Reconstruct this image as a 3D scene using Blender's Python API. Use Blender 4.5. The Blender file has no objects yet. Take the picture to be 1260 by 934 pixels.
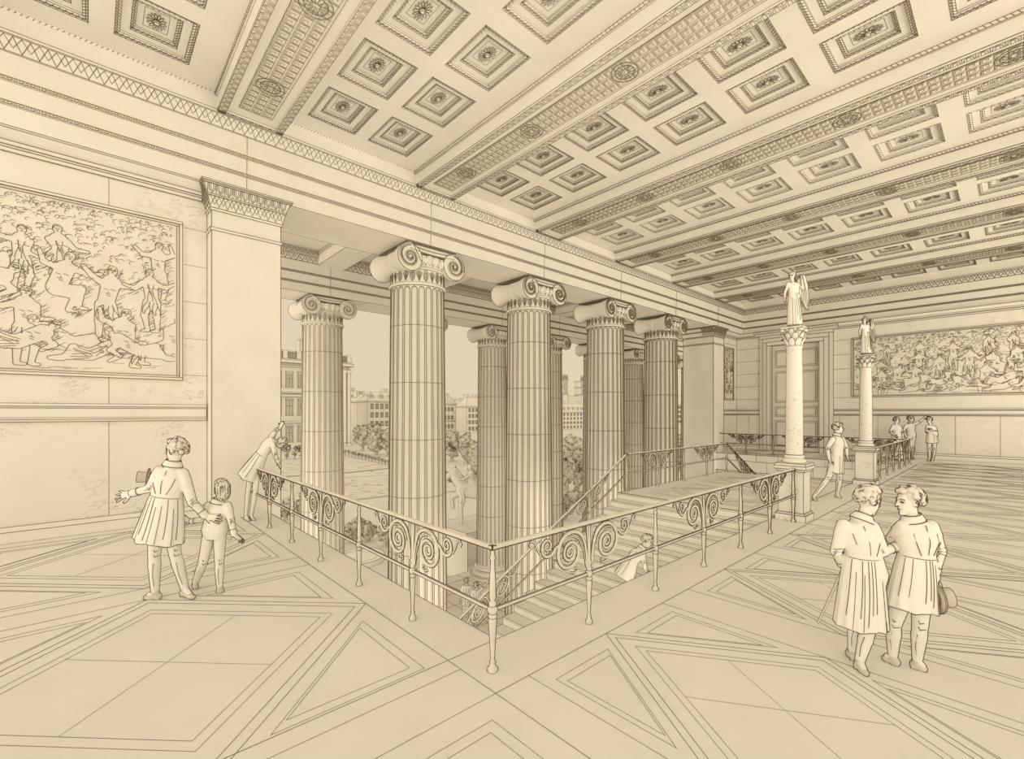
import bpy, math, random
import numpy as np
from mathutils import Vector, Matrix

# ------------------------------------------------------------------ camera, world, lights
S = bpy.context.scene
COL = S.collection
FPX, CX, HY, EYEZ = 567.0, 630.0, 507.0, 2.2      # focal length and horizon in pixels, eye height in metres
RX, DX = 0.73685, 0.67605                         # right / forward share of world X (world Y: -DX, RX)
EYE = np.array((0.0, 0.0, EYEZ))

cam = bpy.data.cameras.new('camera')
cam.lens = FPX / 1260 * 36
cam.sensor_width = 36
cam.sensor_fit = 'HORIZONTAL'
cam.shift_y = (HY - 467) / 1260
cam.clip_start, cam.clip_end = 0.05, 2000
camo = bpy.data.objects.new('camera', cam)
COL.objects.link(camo)
camo.matrix_world = Matrix(((RX, 0, -DX, 0), (-DX, 0, -RX, 0), (0, 1, 0, EYEZ), (0, 0, 0, 1)))
S.camera = camo
S.view_settings.view_transform = 'Standard'
S.view_settings.look = 'None'
S.view_settings.gamma = 1
S.view_settings.use_curve_mapping = False
S.view_settings.exposure = 0.06

world = bpy.data.worlds.new('world')
S.world = world
world.use_nodes = True
bg = world.node_tree.nodes['Background']
bg.inputs[0].default_value = (0.730, 0.617, 0.436, 1)
bg.inputs[1].default_value = 1.0

def lamp(name, kind, energy, color, loc=(0, 0, 0), to=(0, 0, -1), **kw):
    l = bpy.data.lights.new(name, kind)
    l.energy, l.color = energy, color
    for k, v in kw.items():
        setattr(l, k, v)
    o = bpy.data.objects.new(name, l)
    COL.objects.link(o)
    o.location = loc
    o.rotation_euler = Vector(to).to_track_quat('-Z', 'Y').to_euler()
    return o

S.cycles.diffuse_bounces = 8
DAY = (1, 0.86, 0.63)
lamp('sun', 'SUN', 0.60, DAY, to=(0.60, 0.78, -0.35), angle=math.radians(60))
lamp('side_fill', 'SUN', 0.92, DAY, to=(0.95, 0.20, 0.02), angle=math.radians(60))  # second sun lamp added from the left to brighten far wall and columns
lamp('hall_fill', 'AREA', 8400, DAY, loc=(20, -24, -6.5), to=(0.0, 0.85, 0.52), shape='RECTANGLE', size=50, size_y=14)  # added fill, low behind the viewpoint, lifts the ceiling; no real source
lamp('portico_fill', 'AREA', 950, DAY, loc=(-14, 15.5, 0.0), to=(1, 0.05, 0.02), shape='RECTANGLE', size=5, size_y=12)  # unseen area lamp added to lighten the outer columns

# ------------------------------------------------------------------ materials
def mat(name, col, rough=0.9, mottle=0.03, scale=1.3, veins=0.0, vscale=1.6, dark=None):
    m = bpy.data.materials.new(name)
    m.use_nodes = True
    nt = m.node_tree
    b = nt.nodes['Principled BSDF']
    b.inputs['Roughness'].default_value = rough
    b.inputs['Specular IOR Level'].default_value = 0.05
    tc = nt.nodes.new('ShaderNodeTexCoord')
    nz = nt.nodes.new('ShaderNodeTexNoise')
    nz.inputs['Scale'].default_value = scale
    nz.inputs['Detail'].default_value = 5
    nt.links.new(tc.outputs['Object'], nz.inputs['Vector'])
    rp = nt.nodes.new('ShaderNodeValToRGB')
    rp.color_ramp.elements[0].position, rp.color_ramp.elements[1].position = 0.3, 0.7
    rp.color_ramp.elements[0].color = tuple(c * (1 - mottle) for c in col) + (1,)
    rp.color_ramp.elements[1].color = tuple(min(1, c * (1 + mottle)) for c in col) + (1,)
    nt.links.new(nz.outputs['Fac'], rp.inputs['Fac'])
    out = rp.outputs['Color']
    if veins:
        mp = nt.nodes.new('ShaderNodeMapping')
        mp.inputs['Rotation'].default_value = (0.6, 0.7, 0.3)
        mp.inputs['Scale'].default_value = (1, 1, 2.4)
        nt.links.new(tc.outputs['Object'], mp.inputs['Vector'])
        n2 = nt.nodes.new('ShaderNodeTexNoise')
        n2.inputs['Scale'].default_value = vscale
        n2.inputs['Detail'].default_value = 7
        n2.inputs['Roughness'].default_value = 0.62
        nt.links.new(mp.outputs['Vector'], n2.inputs['Vector'])
        r2 = nt.nodes.new('ShaderNodeValToRGB')
        e = r2.color_ramp.elements
        e[0].position, e[0].color = 0.488, (0, 0, 0, 1)
        e[1].position, e[1].color = 0.512, (0, 0, 0, 1)
        k = e.new(0.5)
        k.color = (veins, veins, veins, 1)
        nt.links.new(n2.outputs['Fac'], r2.inputs['Fac'])
        n3 = nt.nodes.new('ShaderNodeTexNoise')
        n3.inputs['Scale'].default_value = vscale * 0.7
        nt.links.new(tc.outputs['Object'], n3.inputs['Vector'])
        r3 = nt.nodes.new('ShaderNodeValToRGB')
        r3.color_ramp.elements[0].position, r3.color_ramp.elements[1].position = 0.5, 0.62
        nt.links.new(n3.outputs['Fac'], r3.inputs['Fac'])
        mu = nt.nodes.new('ShaderNodeMath')
        mu.operation = 'MULTIPLY'
        nt.links.new(r2.outputs['Color'], mu.inputs[0])
        nt.links.new(r3.outputs['Color'], mu.inputs[1])
        mx = nt.nodes.new('ShaderNodeMixRGB')
        nt.links.new(mu.outputs[0], mx.inputs[0])
        nt.links.new(out, mx.inputs[1])
        mx.inputs[2].default_value = (0.34, 0.30, 0.24, 1)
        out = mx.outputs[0]
    nt.links.new(out, b.inputs['Base Color'])
    return m

PAPER = (0.88, 0.868, 0.845)
M_INK = mat('ink', (0.235, 0.200, 0.150), mottle=0.15, scale=9)
M_INKDARK = mat('dark_ink', (0.115, 0.094, 0.066), mottle=0.15, scale=9)
M_STONE = mat('pale_stone', PAPER)
M_MARBLE = mat('veined_marble', (0.87, 0.857, 0.832), veins=0.7, vscale=1.5)
M_COLUMN = mat('column_marble', (0.86, 0.848, 0.825), veins=1.0, vscale=4.5)
M_IRON = mat('light_iron', (0.76, 0.735, 0.69), mottle=0.06, scale=6)
M_CLOTH = mat('pale_cloth', (0.88, 0.868, 0.84), scale=5)
M_SKIN = mat('pale_skin', (0.88, 0.862, 0.83), scale=5)
M_HAIR = mat('pale_hair', (0.78, 0.755, 0.71), mottle=0.1, scale=12)
M_LEATHER = mat('leather', (0.68, 0.65, 0.59), mottle=0.08, scale=12)
M_WOOD = mat('door_wood', (0.87, 0.855, 0.825), scale=3)
M_FRESCO = mat('fresco_plaster', (0.85, 0.83, 0.795), mottle=0.06, scale=2.2)
M_LEAF = mat('foliage', (0.58, 0.555, 0.505), mottle=0.2, scale=1.1)
M_LAWN = mat('lawn', (0.80, 0.775, 0.73), mottle=0.06, scale=0.4)
M_FACADE = mat('facade', (0.82, 0.80, 0.765), mottle=0.05, scale=0.3)
M_PANE = mat('window_glass', (0.60, 0.565, 0.50), rough=0.5, mottle=0.1)
M_MEANDER = mat('meander_ground', (0.80, 0.78, 0.74), mottle=0.05, scale=4)

# ------------------------------------------------------------------ helpers
def unproject(px, py, d):
    r = (px - CX) / FPX * d
    return Vector((RX * r + DX * d, -DX * r + RX * d, EYEZ - (py - HY) / FPX * d))

def floor_depth(py, z=0.0):
    return FPX * (EYEZ - z) / (py - HY)

def in_view(p, mx=60, top=-60):
    d = DX * p[0] + RX * p[1]
    if d < 0.4:
        return False
    x = CX + FPX * (RX * p[0] - DX * p[1]) / d
    y = HY - FPX * (p[2] - EYEZ) / d
    return -mx < x < 1260 + mx and top < y < 934 + mx

def ink_prisms(P0, P1, R0, R1):
    T = P1 - P0
    ln = np.linalg.norm(T, axis=1)
    k = ln > 1e-7
    P0, P1, R0, R1, T, ln = P0[k], P1[k], R0[k], R1[k], T[k], ln[k]
    T = T / ln[:, None]
    up = np.where(np.abs(T[:, 2:3]) < 0.9, np.array([[0, 0, 1.0]]), np.array([[1.0, 0, 0]]))
    A = np.cross(T, up)
    A /= np.linalg.norm(A, axis=1)[:, None]
    B = np.cross(T, A)
    P0 = P0 - T * (R0 * 0.5)[:, None]
    P1 = P1 + T * (R1 * 0.5)[:, None]
    n = len(P0)
    V = np.empty((n, 6, 3))
    for i in range(3):
        a = 2 * math.pi * i / 3 + math.pi / 2
        o = math.cos(a) * A + math.sin(a) * B
        V[:, i] = P0 + o * R0[:, None]
        V[:, 3 + i] = P1 + o * R1[:, None]
    base = (np.arange(n) * 6)[:, None, None]
    Q = np.array([[0, 1, 4, 3], [1, 2, 5, 4], [2, 0, 3, 5]])[None]
    return V.reshape(-1, 3), (base + Q).reshape(-1, 4)

WORLD_LOC = {}

class MB:
    def __init__(s):
        s.V, s.F, s.M, s.L = [], [], [], []
        s.seg = []
    def add(s, vs, fs, m=0):
        o = len(s.V)
        s.V += [tuple(v) for v in vs]
        s.F += [tuple(o + i for i in f) for f in fs]
        s.M += [m] * len(fs)
    def box(s, a, b, m=0):
        x0, y0, z0 = a
        x1, y1, z1 = b
        s.add([(x0, y0, z0), (x1, y0, z0), (x1, y1, z0), (x0, y1, z0), (x0, y0, z1), (x1, y0, z1), (x1, y1, z1), (x0, y1, z1)],
              [(0, 3, 2, 1), (4, 5, 6, 7), (0, 1, 5, 4), (1, 2, 6, 5), (2, 3, 7, 6), (3, 0, 4, 7)], m)
    def frame_box(s, o, u, v, w, m=0):
        # box from corner o along three edge vectors
        o, u, v, w = map(Vector, (o, u, v, w))
        s.add([o, o + u, o + u + v, o + v, o + w, o + u + w, o + u + v + w, o + v + w],
              [(0, 3, 2, 1), (4, 5, 6, 7), (0, 1, 5, 4), (1, 2, 6, 5), (2, 3, 7, 6), (3, 0, 4, 7)], m)
    def prism(s, prof, axis, t0, t1, m=0):
        n = len(prof)
        f = (lambda t, u, z: (t, u, z)) if axis == 'x' else (lambda t, u, z: (u, t, z))
        s.add([f(t0, u, z) for u, z in prof] + [f(t1, u, z) for u, z in prof],
              [tuple(range(n))[::-1], tuple(range(n, 2 * n))] + [(i, (i + 1) % n, n + (i + 1) % n, n + i) for i in range(n)], m)
    def lathe(s, prof, c, n=24, m=0, caps=True):
        cx, cy, cz = c
        vs, fs = [], []
        for r, z in prof:
            for i in range(n):
                a = 2 * math.pi * i / n
                vs.append((cx + r * math.cos(a), cy + r * math.sin(a), cz + z))
        for j in range(len(prof) - 1):
            for i in range(n):
                k = (i + 1) % n
                fs.append((j * n + i, j * n + k, (j + 1) * n + k, (j + 1) * n + i))
        if caps:
            fs.append(tuple(range(n))[::-1])
            fs.append(tuple(range((len(prof) - 1) * n, len(prof) * n)))
        s.add(vs, fs, m)
    def loft(s, rings, m=0, caps=True):
        n = len(rings[0])
        vs = [p for r in rings for p in r]
        fs = []
        for j in range(len(rings) - 1):
            for i in range(n):
                k = (i + 1) % n
                fs.append((j * n + i, j * n + k, (j + 1) * n + k, (j + 1) * n + i))
        if caps:
            fs.append(tuple(range(n))[::-1])
            fs.append(tuple(range((len(rings) - 1) * n, len(rings) * n)))
        s.add(vs, fs, m)
    def tube(s, pts, r, n=6, m=0, caps=True):
        pts = [Vector(p) for p in pts]
        rs = r if isinstance(r, (list, tuple)) else [r] * len(pts)
        rings, a = [], None
        for i, p in enumerate(pts):
            t = (pts[min(i + 1, len(pts) - 1)] - pts[max(i - 1, 0)])
            if t.length < 1e-9:
                t = Vector((0, 0, 1))
            t.normalize()
            if a is None:
                a = t.orthogonal()
            a = a - t * a.dot(t)
            if a.length < 1e-6:
                a = t.orthogonal()
            a.normalize()
            b = t.cross(a)
            rings.append([p + (a * math.cos(2 * math.pi * k / n) + b * math.sin(2 * math.pi * k / n)) * rs[i] for k in range(n)])
        s.loft(rings, m, caps)
    def capsule(s, p, q, r0, r1, n=12, m=0):
        p, q = Vector(p), Vector(q)
        t = (q - p)
        if t.length < 1e-6:
            t = Vector((0, 0, 1e-4))
        t = t.normalized()
        ps, rs = [], []
        for a in (-80, -50, -20):
            ps.append(p + t * r0 * math.sin(math.radians(a)))
            rs.append(r0 * math.cos(math.radians(a)))
        for a in (20, 50, 80):
            ps.append(q + t * r1 * math.sin(math.radians(a)))
            rs.append(r1 * math.cos(math.radians(a)))
        s.tube(ps, rs, n, m)
    def ell(s, c, u, v, w, n=12, k=8, m=0):
        # ellipsoid with half axis vectors u, v, w
        c, u, v, w = map(Vector, (c, u, v, w))
        rings = []
        for j in range(k + 1):
            a = -math.pi / 2 + math.pi * (j + (0.15 if j == 0 else -0.15 if j == k else 0)) / k
            rings.append([c + w * math.sin(a) + (u * math.cos(2 * math.pi * i / n) + v * math.sin(2 * math.pi * i / n)) * math.cos(a) for i in range(n)])
        s.loft(rings, m)
    def line(s, pts, lw=0.8, closed=False):
        pts = [tuple(p) for p in pts]
        if closed:
            pts = pts + pts[:1]
        s.L.append((pts, lw))
    def build(s, name, m, parent=None, ink=35.0, lw=0.8, contour=0.0, smooth=False, loc=None, line_mat=None):
        mats = m if isinstance(m, (list, tuple)) else [m]
        V = np.array(s.V, float).reshape(-1, 3)
        P0, P1, LW = [], [], []
        def put(a, b, w):
            P0.append(a); P1.append(b); LW.append(np.full(len(a), w))
        for pts, w in s.L:
            a = np.array(pts, float)
            put(a[:-1], a[1:], w)
        if len(s.F) and (ink is not None or contour):
            flat = np.fromiter((i for f in s.F for i in f), int)
            cnt = np.fromiter((len(f) for f in s.F), int)
            st = np.concatenate(([0], np.cumsum(cnt)[:-1]))
            fid = np.repeat(np.arange(len(cnt)), cnt)
            nxt = np.arange(len(flat)) + 1
            nxt[st + cnt - 1] = st
            va, vb = V[flat], V[flat[nxt]]
            N = np.zeros((len(cnt), 3))
            np.add.at(N, fid, np.cross(va, vb))
            N /= np.maximum(np.linalg.norm(N, axis=1), 1e-12)[:, None]
        if len(s.F) and ink is not None:
            e0, e1 = np.minimum(flat, flat[nxt]), np.maximum(flat, flat[nxt])
            key = e0.astype(np.int64) * (len(V) + 1) + e1
            o = np.argsort(key, kind='stable')
            ks = key[o]
            first = np.concatenate(([True], ks[1:] != ks[:-1]))
            pos = np.nonzero(first)[0]
            num = np.diff(np.concatenate((pos, [len(ks)])))
            fa = fid[o[pos]]
            fb = fid[o[np.minimum(pos + 1, len(o) - 1)]]
            sharp = (num == 1) | ((num == 2) & ((N[fa] * N[fb]).sum(1) < math.cos(math.radians(ink))))
            sel = o[pos[sharp]]
            put(V[e0[sel]], V[e1[sel]], lw)
        if len(s.F) and contour:
            VN = np.zeros_like(V)
            np.add.at(VN, flat, N[fid])
            VN /= np.maximum(np.linalg.norm(VN, axis=1), 1e-9)[:, None]
            view = EYE - V.mean(0)
            view /= np.linalg.norm(view)
            g = VN @ view
            T = []
            for f in s.F:
                for i in range(1, len(f) - 1):
                    T.append((f[0], f[i], f[i + 1]))
            T = np.array(T)
            G = g[T]
            a_pts, b_pts = [], []
            for i in range(3):
                j, k = (i + 1) % 3, (i + 2) % 3
                # vertex i alone on its side
                mk = (G[:, i] > 0) & (G[:, j] <= 0) & (G[:, k] <= 0) | (G[:, i] <= 0) & (G[:, j] > 0) & (G[:, k] > 0)
                t = T[mk]
                gi, gj, gk = g[t[:, i]], g[t[:, j]], g[t[:, k]]
                wa = (gi / (gi - gj))[:, None]
                wb = (gi / (gi - gk))[:, None]
                a_pts.append(V[t[:, i]] * (1 - wa) + V[t[:, j]] * wa)
                b_pts.append(V[t[:, i]] * (1 - wb) + V[t[:, k]] * wb)
            put(np.concatenate(a_pts), np.concatenate(b_pts), contour)
        IV = np.zeros((0, 3)); IF = np.zeros((0, 4), int)
        if P0:
            P0 = np.concatenate(P0); P1 = np.concatenate(P1); LW = np.concatenate(LW)
            # long lines are cut so that their width can follow the distance
            ln = np.linalg.norm(P1 - P0, axis=1)
            n = np.clip(np.ceil(ln / 2.5), 1, 20).astype(int)
            idx = np.repeat(np.arange(len(ln)), n)
            kk = np.arange(len(idx)) - np.repeat(np.cumsum(n) - n, n)
            t0, t1 = kk / n[idx], (kk + 1) / n[idx]
            D = P1 - P0
            Q0, Q1 = P0[idx] + D[idx] * t0[:, None], P0[idx] + D[idx] * t1[:, None]
            W = LW[idx] * 0.5 / FPX
            d0 = np.minimum(np.linalg.norm(Q0 - EYE, axis=1), 60 + 0.55 * np.linalg.norm(Q0 - EYE, axis=1))
            d1 = np.minimum(np.linalg.norm(Q1 - EYE, axis=1), 60 + 0.55 * np.linalg.norm(Q1 - EYE, axis=1))
            IV, IF = ink_prisms(Q0, Q1, np.maximum(W * d0, 0.0008), np.maximum(W * d1, 0.0008))
        AV = np.concatenate((V, IV)) if len(V) else IV
        if parent is not None:
            org = WORLD_LOC[parent.name]
        elif loc is not None:
            org = Vector(loc)
        else:
            org = Vector(((AV[:, 0].min() + AV[:, 0].max()) / 2, (AV[:, 1].min() + AV[:, 1].max()) / 2, AV[:, 2].min()))
        AV = AV - np.array(org)
        cnt0 = np.fromiter((len(f) for f in s.F), int) if s.F else np.zeros(0, int)
        flat0 = np.fromiter((i for f in s.F for i in f), int) if s.F else np.zeros(0, int)
        loops = np.concatenate((flat0, (IF + len(V)).ravel())).astype(np.int32)
        cnts = np.concatenate((cnt0, np.full(len(IF), 4, int)))
        starts = np.concatenate(([0], np.cumsum(cnts)[:-1])).astype(np.int32)
        me = bpy.data.meshes.new(name)
        me.vertices.add(len(AV)); me.vertices.foreach_set('co', AV.astype(np.float32).ravel())
        me.loops.add(len(loops)); me.loops.foreach_set('vertex_index', loops)
        me.polygons.add(len(cnts)); me.polygons.foreach_set('loop_start', starts)
        for q in mats:
            me.materials.append(q)
        me.materials.append(line_mat or M_INK)
        mi = np.concatenate((np.array(s.M, np.int32), np.full(len(IF), len(mats), np.int32))).astype(np.int32)
        me.polygons.foreach_set('material_index', mi)
        sm = np.zeros(len(cnts), bool)
        if smooth:
            sm[:len(s.F)] = True
        me.polygons.foreach_set('use_smooth', sm)
        me.update(calc_edges=True)
        me.validate()
        o = bpy.data.objects.new(name, me)
        COL.objects.link(o)
        if parent is not None:
            o.parent = parent
        else:
            o.location = org
        WORLD_LOC[o.name] = Vector(org)
        return o

def tag(o, label=None, cat=None, group=None, kind=None):
    if label: o['label'] = label
    if cat: o['category'] = cat
    if group: o['group'] = group
    if kind: o['kind'] = kind
    return o

def thing(name, loc, label=None, cat=None, group=None, kind=None):
    o = bpy.data.objects.new(name, None)
    o.empty_display_size = 0.2
    COL.objects.link(o)
    o.location = loc
    WORLD_LOC[o.name] = Vector(loc)
    return tag(o, label, cat, group, kind)

def remeshed(mb, voxel, smooth=4):
    # the pieces of one body melted into one continuous skin
    me = bpy.data.meshes.new('tmp')
    me.from_pydata(mb.V, [], mb.F)
    o = bpy.data.objects.new('tmp', me)
    COL.objects.link(o)
    r = o.modifiers.new('r', 'REMESH')
    r.mode = 'VOXEL'
    r.voxel_size = voxel
    if smooth:
        k = o.modifiers.new('s', 'SMOOTH')
        k.iterations = smooth
        k.factor = 0.5
    dg = bpy.context.evaluated_depsgraph_get()
    ev = o.evaluated_get(dg)
    m2 = ev.to_mesh()
    out = MB()
    co = np.empty(len(m2.vertices) * 3); m2.vertices.foreach_get('co', co)
    out.V = [tuple(c) for c in co.reshape(-1, 3)]
    out.F = [tuple(p.vertices) for p in m2.polygons]
    out.M = [0] * len(out.F)
    ev.to_mesh_clear()
    bpy.data.objects.remove(o)
    bpy.data.meshes.remove(me)
    out.L = mb.L
    return out

# ornament strokes along a straight band: p0 -> p1, 'up' spans the band height
def ornament(mb, p0, p1, up, step, kind, lw=0.55):
    p0, p1, up = Vector(p0), Vector(p1), Vector(up)
    L = (p1 - p0).length
    n = max(1, int(round(L / step)))
    t = (p1 - p0) / n
    for i in range(n):
        a = p0 + t * i
        c = a + t * 0.5
        if not in_view(c, 260, -260):
            continue
        if kind == 'leaf':
            mb.line([a, c + up, a + t], lw)
            mb.line([a + up, c + up * 0.25, a + t + up], lw * 0.8)
        elif kind == 'egg':
            mb.line([a + t * 0.14 + up, a + t * 0.16 + up * 0.4, c + up * 0.04, a + t * 0.84 + up * 0.4, a + t * 0.86 + up], lw)
            mb.line([a + t * 0.34 + up, a + t * 0.35 + up * 0.45, c + up * 0.22, a + t * 0.65 + up * 0.45, a + t * 0.66 + up], lw * 0.8)
            mb.line([a, a + up], lw)
        elif kind == 'bead':
            mb.line([a + t * 0.1 + up * 0.5, a + t * 0.3 + up * 0.95, a + t * 0.6 + up * 0.5, a + t * 0.3 + up * 0.05, a + t * 0.1 + up * 0.5], lw)
            mb.line([a + t * 0.75, a + t * 0.75 + up], lw)
            mb.line([a + t * 0.92, a + t * 0.92 + up], lw)
        elif kind == 'tick':
            mb.line([a, a + t * 0.6 + up], lw)
        elif kind == 'key':
            q = lambda x, y: a + t * x + up * y
            mb.line([q(0, 0), q(0, .9), q(.8, .9), q(.8, .25), q(.35, .25), q(.35, .6), q(.55, .6)], lw)
            mb.line([q(1, 0), q(0.15, 0)], lw)
            mb.line([q(.15, .12), q(.92, .12), q(.92, 1.0)], lw)
# ------------------------------------------------------------------ dimensions of the hall
XL, XF = -3.2, 28.97            # left end, far wall
YB = -4.0                       # open rear side of the modelled part
YW = 11.4                       # wall with the mural
YA = 10.95                      # face of the architrave and the piers
WX0, WX1, WY = 2.9, 25.06, 3.39 # edges of the stairwell opening
LX0, LX1, LY = 10.6, 17.36, 7.3 # landing bridge
COLX = [7.08 + 4.57 * i for i in range(4)]
YC, YO = 11.8, 19.3
ZP, ZG = -6.7, -9.0             # portico floor, ground outside
ZA = 6.82                       # underside of the architrave

# ------------------------------------------------------------------ floor
fl = MB()
fl.box((XL, YB, -0.9), (XF, WY, 0))
fl.box((XL, WY, -0.9), (WX0, YW, 0))
fl.box((LX0 + .06, WY, -0.9), (LX1 - .06, LY, 0))
fl.box((WX1, WY, -0.9), (XF, YW, 0))
zf = 0.001
def floor_line(pts, lw=0.75, closed=False):
    if min(p[0] for p in pts) > 9:
        lw *= .55
    fl.line([(x, y, zf) for x, y in pts], lw * .85, closed)
def star_cell(x0, x1, y0, y1):
    # rhombus in a rectangle, double lines, four framed corner triangles
    cx, cy = (x0 + x1) / 2, (y0 + y1) / 2
    floor_line([(x0, y0), (x1, y0), (x1, y1), (x0, y1)], 0.7, True)
    for k in (1.0, 0.93, 0.79, 0.72):
        floor_line([(x0 + (1 - k) * (cx - x0), cy), (cx, y0 + (1 - k) * (cy - y0)), (x1 - (1 - k) * (x1 - cx), cy), (cx, y1 - (1 - k) * (y1 - cy))], 0.8 if k > .9 else 0.6, True)
    floor_line([(cx - 0.36 * (x1 - x0) * 0.5, cy + 0.36 * (y1 - y0) * .5), (cx + 0.36 * (x1 - x0) * .5, cy - 0.36 * (y1 - y0) * .5)], 0.45)
    floor_line([(cx - 0.36 * (x1 - x0) * 0.5, cy - 0.36 * (y1 - y0) * .5), (cx + 0.36 * (x1 - x0) * .5, cy + 0.36 * (y1 - y0) * .5)], 0.45)
    w, h = (x1 - x0) / 2, (y1 - y0) / 2
    for sx in (-1, 1):
        for sy in (-1, 1):
            X, Y = cx + sx * w, cy + sy * h
            for k, q in ((0.12, 0.66), (0.17, 0.54)):
                floor_line([(X - sx * w * k, Y - sy * h * k), (X - sx * w * (k + q), Y - sy * h * k), (X - sx * w * k, Y - sy * h * (k + q))], 0.65, True)
floor_line([(2.34, YB), (2.34, YW)], 0.9)
floor_line([(2.34, 2.74), (25.6, 2.74)], 0.9)
floor_line([(25.6, 2.74), (25.6, YW)], 0.8)
for y0 in (3.2, 7.32):
    star_cell(-1.33, 2.34, y0, y0 + 3.67)
    star_cell(-5.4, -1.73, y0, y0 + 3.67) if y0 < 0 else None
for y0 in (3.2, 7.32):
    star_cell(25.6, 28.6, y0, y0 + 3.4)
star_cell(-1.33, 2.34, -0.93, 2.74)
X0 = 2.70
for i in range(9):
    star_cell(X0 + i * 2.77, X0 + i * 2.77 + 2.16, -0.46, 2.74)
    star_cell(X0 + i * 2.77, X0 + i * 2.77 + 2.16, -3.9, -0.86)
star_cell(LX0 + 0.5, 13.7, 3.9, 6.7)
star_cell(14.2, LX1 - 0.5, 3.9, 6.7)
floor_line([(LX0 + .3, 3.4), (LX1 - .3, 3.4)], 0.6)
fl.build('floor', M_STONE, lw=0.95)['kind'] = 'structure'

# portico floor, wells, ground
pf = MB()
pf.box((-6, 3.2, ZP - 0.6), (48, 20.6, ZP))
for i in range(36):
    pf.line([(-2 + i * 1.2, 8.5, ZP + .004), (-2 + i * 1.2, 20.6, ZP + .004)], 0.5)
for i in range(10):
    pf.line([(-2, 9 + i * 1.2, ZP + .004), (40, 9 + i * 1.2, ZP + .004)], 0.5)
pf.build('floor_portico', M_STONE, lw=0.6)['kind'] = 'structure'
wl = MB()
wl.box((WX1, WY, ZP), (WX1 + 0.5, YA - 0.25, -0.9))
for k in range(1, 12):
    z = -k * 0.55 + 0.2
    wl.line([(WX1 - .002, WY, z), (WX1 - .002, YA, z)], 0.6)
    for j in range(8):
        y = WY + (j + (k % 2) * .5) * 1.0
        wl.line([(WX1 - .002, y, z), (WX1 - .002, y, z + .55)], 0.45)
wl.build('wall_stairwell', M_STONE, lw=0.7)['kind'] = 'structure'

# ------------------------------------------------------------------ walls
def courses(mb, f, u0, u1, zs, vs, lw=0.45):
    for z in zs:
        mb.line([f(u0, z), f(u1, z)], lw)
    for u, a, b in vs:
        mb.line([f(u, a), f(u, b)], lw)
def wall_mouldings(mb, axis, plane, sgn, t0, t1):
    # skirting and dado rail along a wall; sgn points into the hall
    q = lambda d: plane + sgn * d
    mb.prism([(q(-.2), 0), (q(.07), 0), (q(.07), .19), (q(.045), .22), (q(.02), .27), (q(-.2), .27)], axis, t0, t1)
    mb.prism([(q(-.2), 2.03), (q(.05), 2.03), (q(.07), 2.07), (q(.04), 2.10), (q(.04), 2.27), (q(.08), 2.30), (q(.06), 2.35), (q(-.2), 2.35)], axis, t0, t1)
def crown(mb, axis, plane, sgn, t0, t1):
    q = lambda d: plane + sgn * d
    mb.prism([(q(-.2), 6.56), (q(.02), 6.56), (q(.06), 6.62), (q(.12), 6.64), (q(.16), 6.70), (q(.24), 6.72), (q(.33), 6.78), (q(.36), ZA + .002), (q(-.2), ZA + .002)], axis, t0, t1)

w = MB()
w.box((XL, YW, 0), (1.815, YW + 0.6, ZA))
courses(w, lambda x, z: (x, YW - .001, z), XL, 1.82, [], [(.27, .27, 2.03), (-1.2, .27, 2.03), (.27, 2.35, 2.84), (.27, 6.05, 6.56)])
courses(w, lambda x, z: (x, YW - .001, z), 1.42, 1.82, [2.95, 3.7, 4.45, 5.2, 5.95], [])
w.build('wall_left', M_MARBLE, lw=0.8)['kind'] = 'structure'
t = MB(); wall_mouldings(t, 'x', YW, -1, XL, 1.80); t.build('trim_1', M_STONE, lw=0.75)['kind'] = 'structure'
t = MB(); crown(t, 'x', YW, -1, XL, 1.72); t.build('trim_2', M_STONE, lw=0.95)['kind'] = 'structure'
w = MB()
w.box((26.055, YW, 0), (XF, YW + 0.6, ZA))
courses(w, lambda x, z: (x, YW - .001, z), 26.1, XF, [2.95, 3.7, 6.2], [])
w.build('wall_right', M_MARBLE, lw=0.8)['kind'] = 'structure'
t = MB(); wall_mouldings(t, 'x', YW, -1, 26.06, XF); crown(t, 'x', YW, -1, 26.1, XF); t.build('trim_3', M_STONE, lw=0.7)['kind'] = 'structure'
# far wall with the tall door
DY0, DY1, DZ = 7.05, 9.45, 6.0
w = MB()
w.box((XF, YB, 0), (XF + .6, DY0, ZA)); w.box((XF, DY1, 0), (XF + .6, YW + .6, ZA)); w.box((XF, DY0, DZ), (XF + .6, DY1, ZA))
courses(w, lambda y, z: (XF - .001, y, z), 10.1, YW, [2.95, 3.7, 4.45, 5.2, 5.95], [(YW - .7, .27, 2.03)])
courses(w, lambda y, z: (XF - .001, y, z), 5.75, 6.6, [2.95, 3.7, 4.45, 5.2, 5.95], [(6.2, .27, 2.03)])
courses(w, lambda y, z: (XF - .001, y, z), YB, 5.75, [], [(4.6, .27, 2.03), (3.2, .27, 2.03), (1.8, .27, 2.03), (.4, .27, 2.03)])
w.build('wall_far', M_MARBLE, lw=0.5)['kind'] = 'structure'
t = MB()
for a, b in ((YB, 6.6), (10.0, YW)):
    wall_mouldings(t, 'y', XF, -1, a, b)
crown(t, 'y', XF, -1, YB, YW)
t.build('trim_4', M_STONE, lw=0.65)['kind'] = 'structure'
d = thing('door_1', (XF, (DY0 + DY1) / 2, 0), kind='structure')
m = MB()
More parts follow.
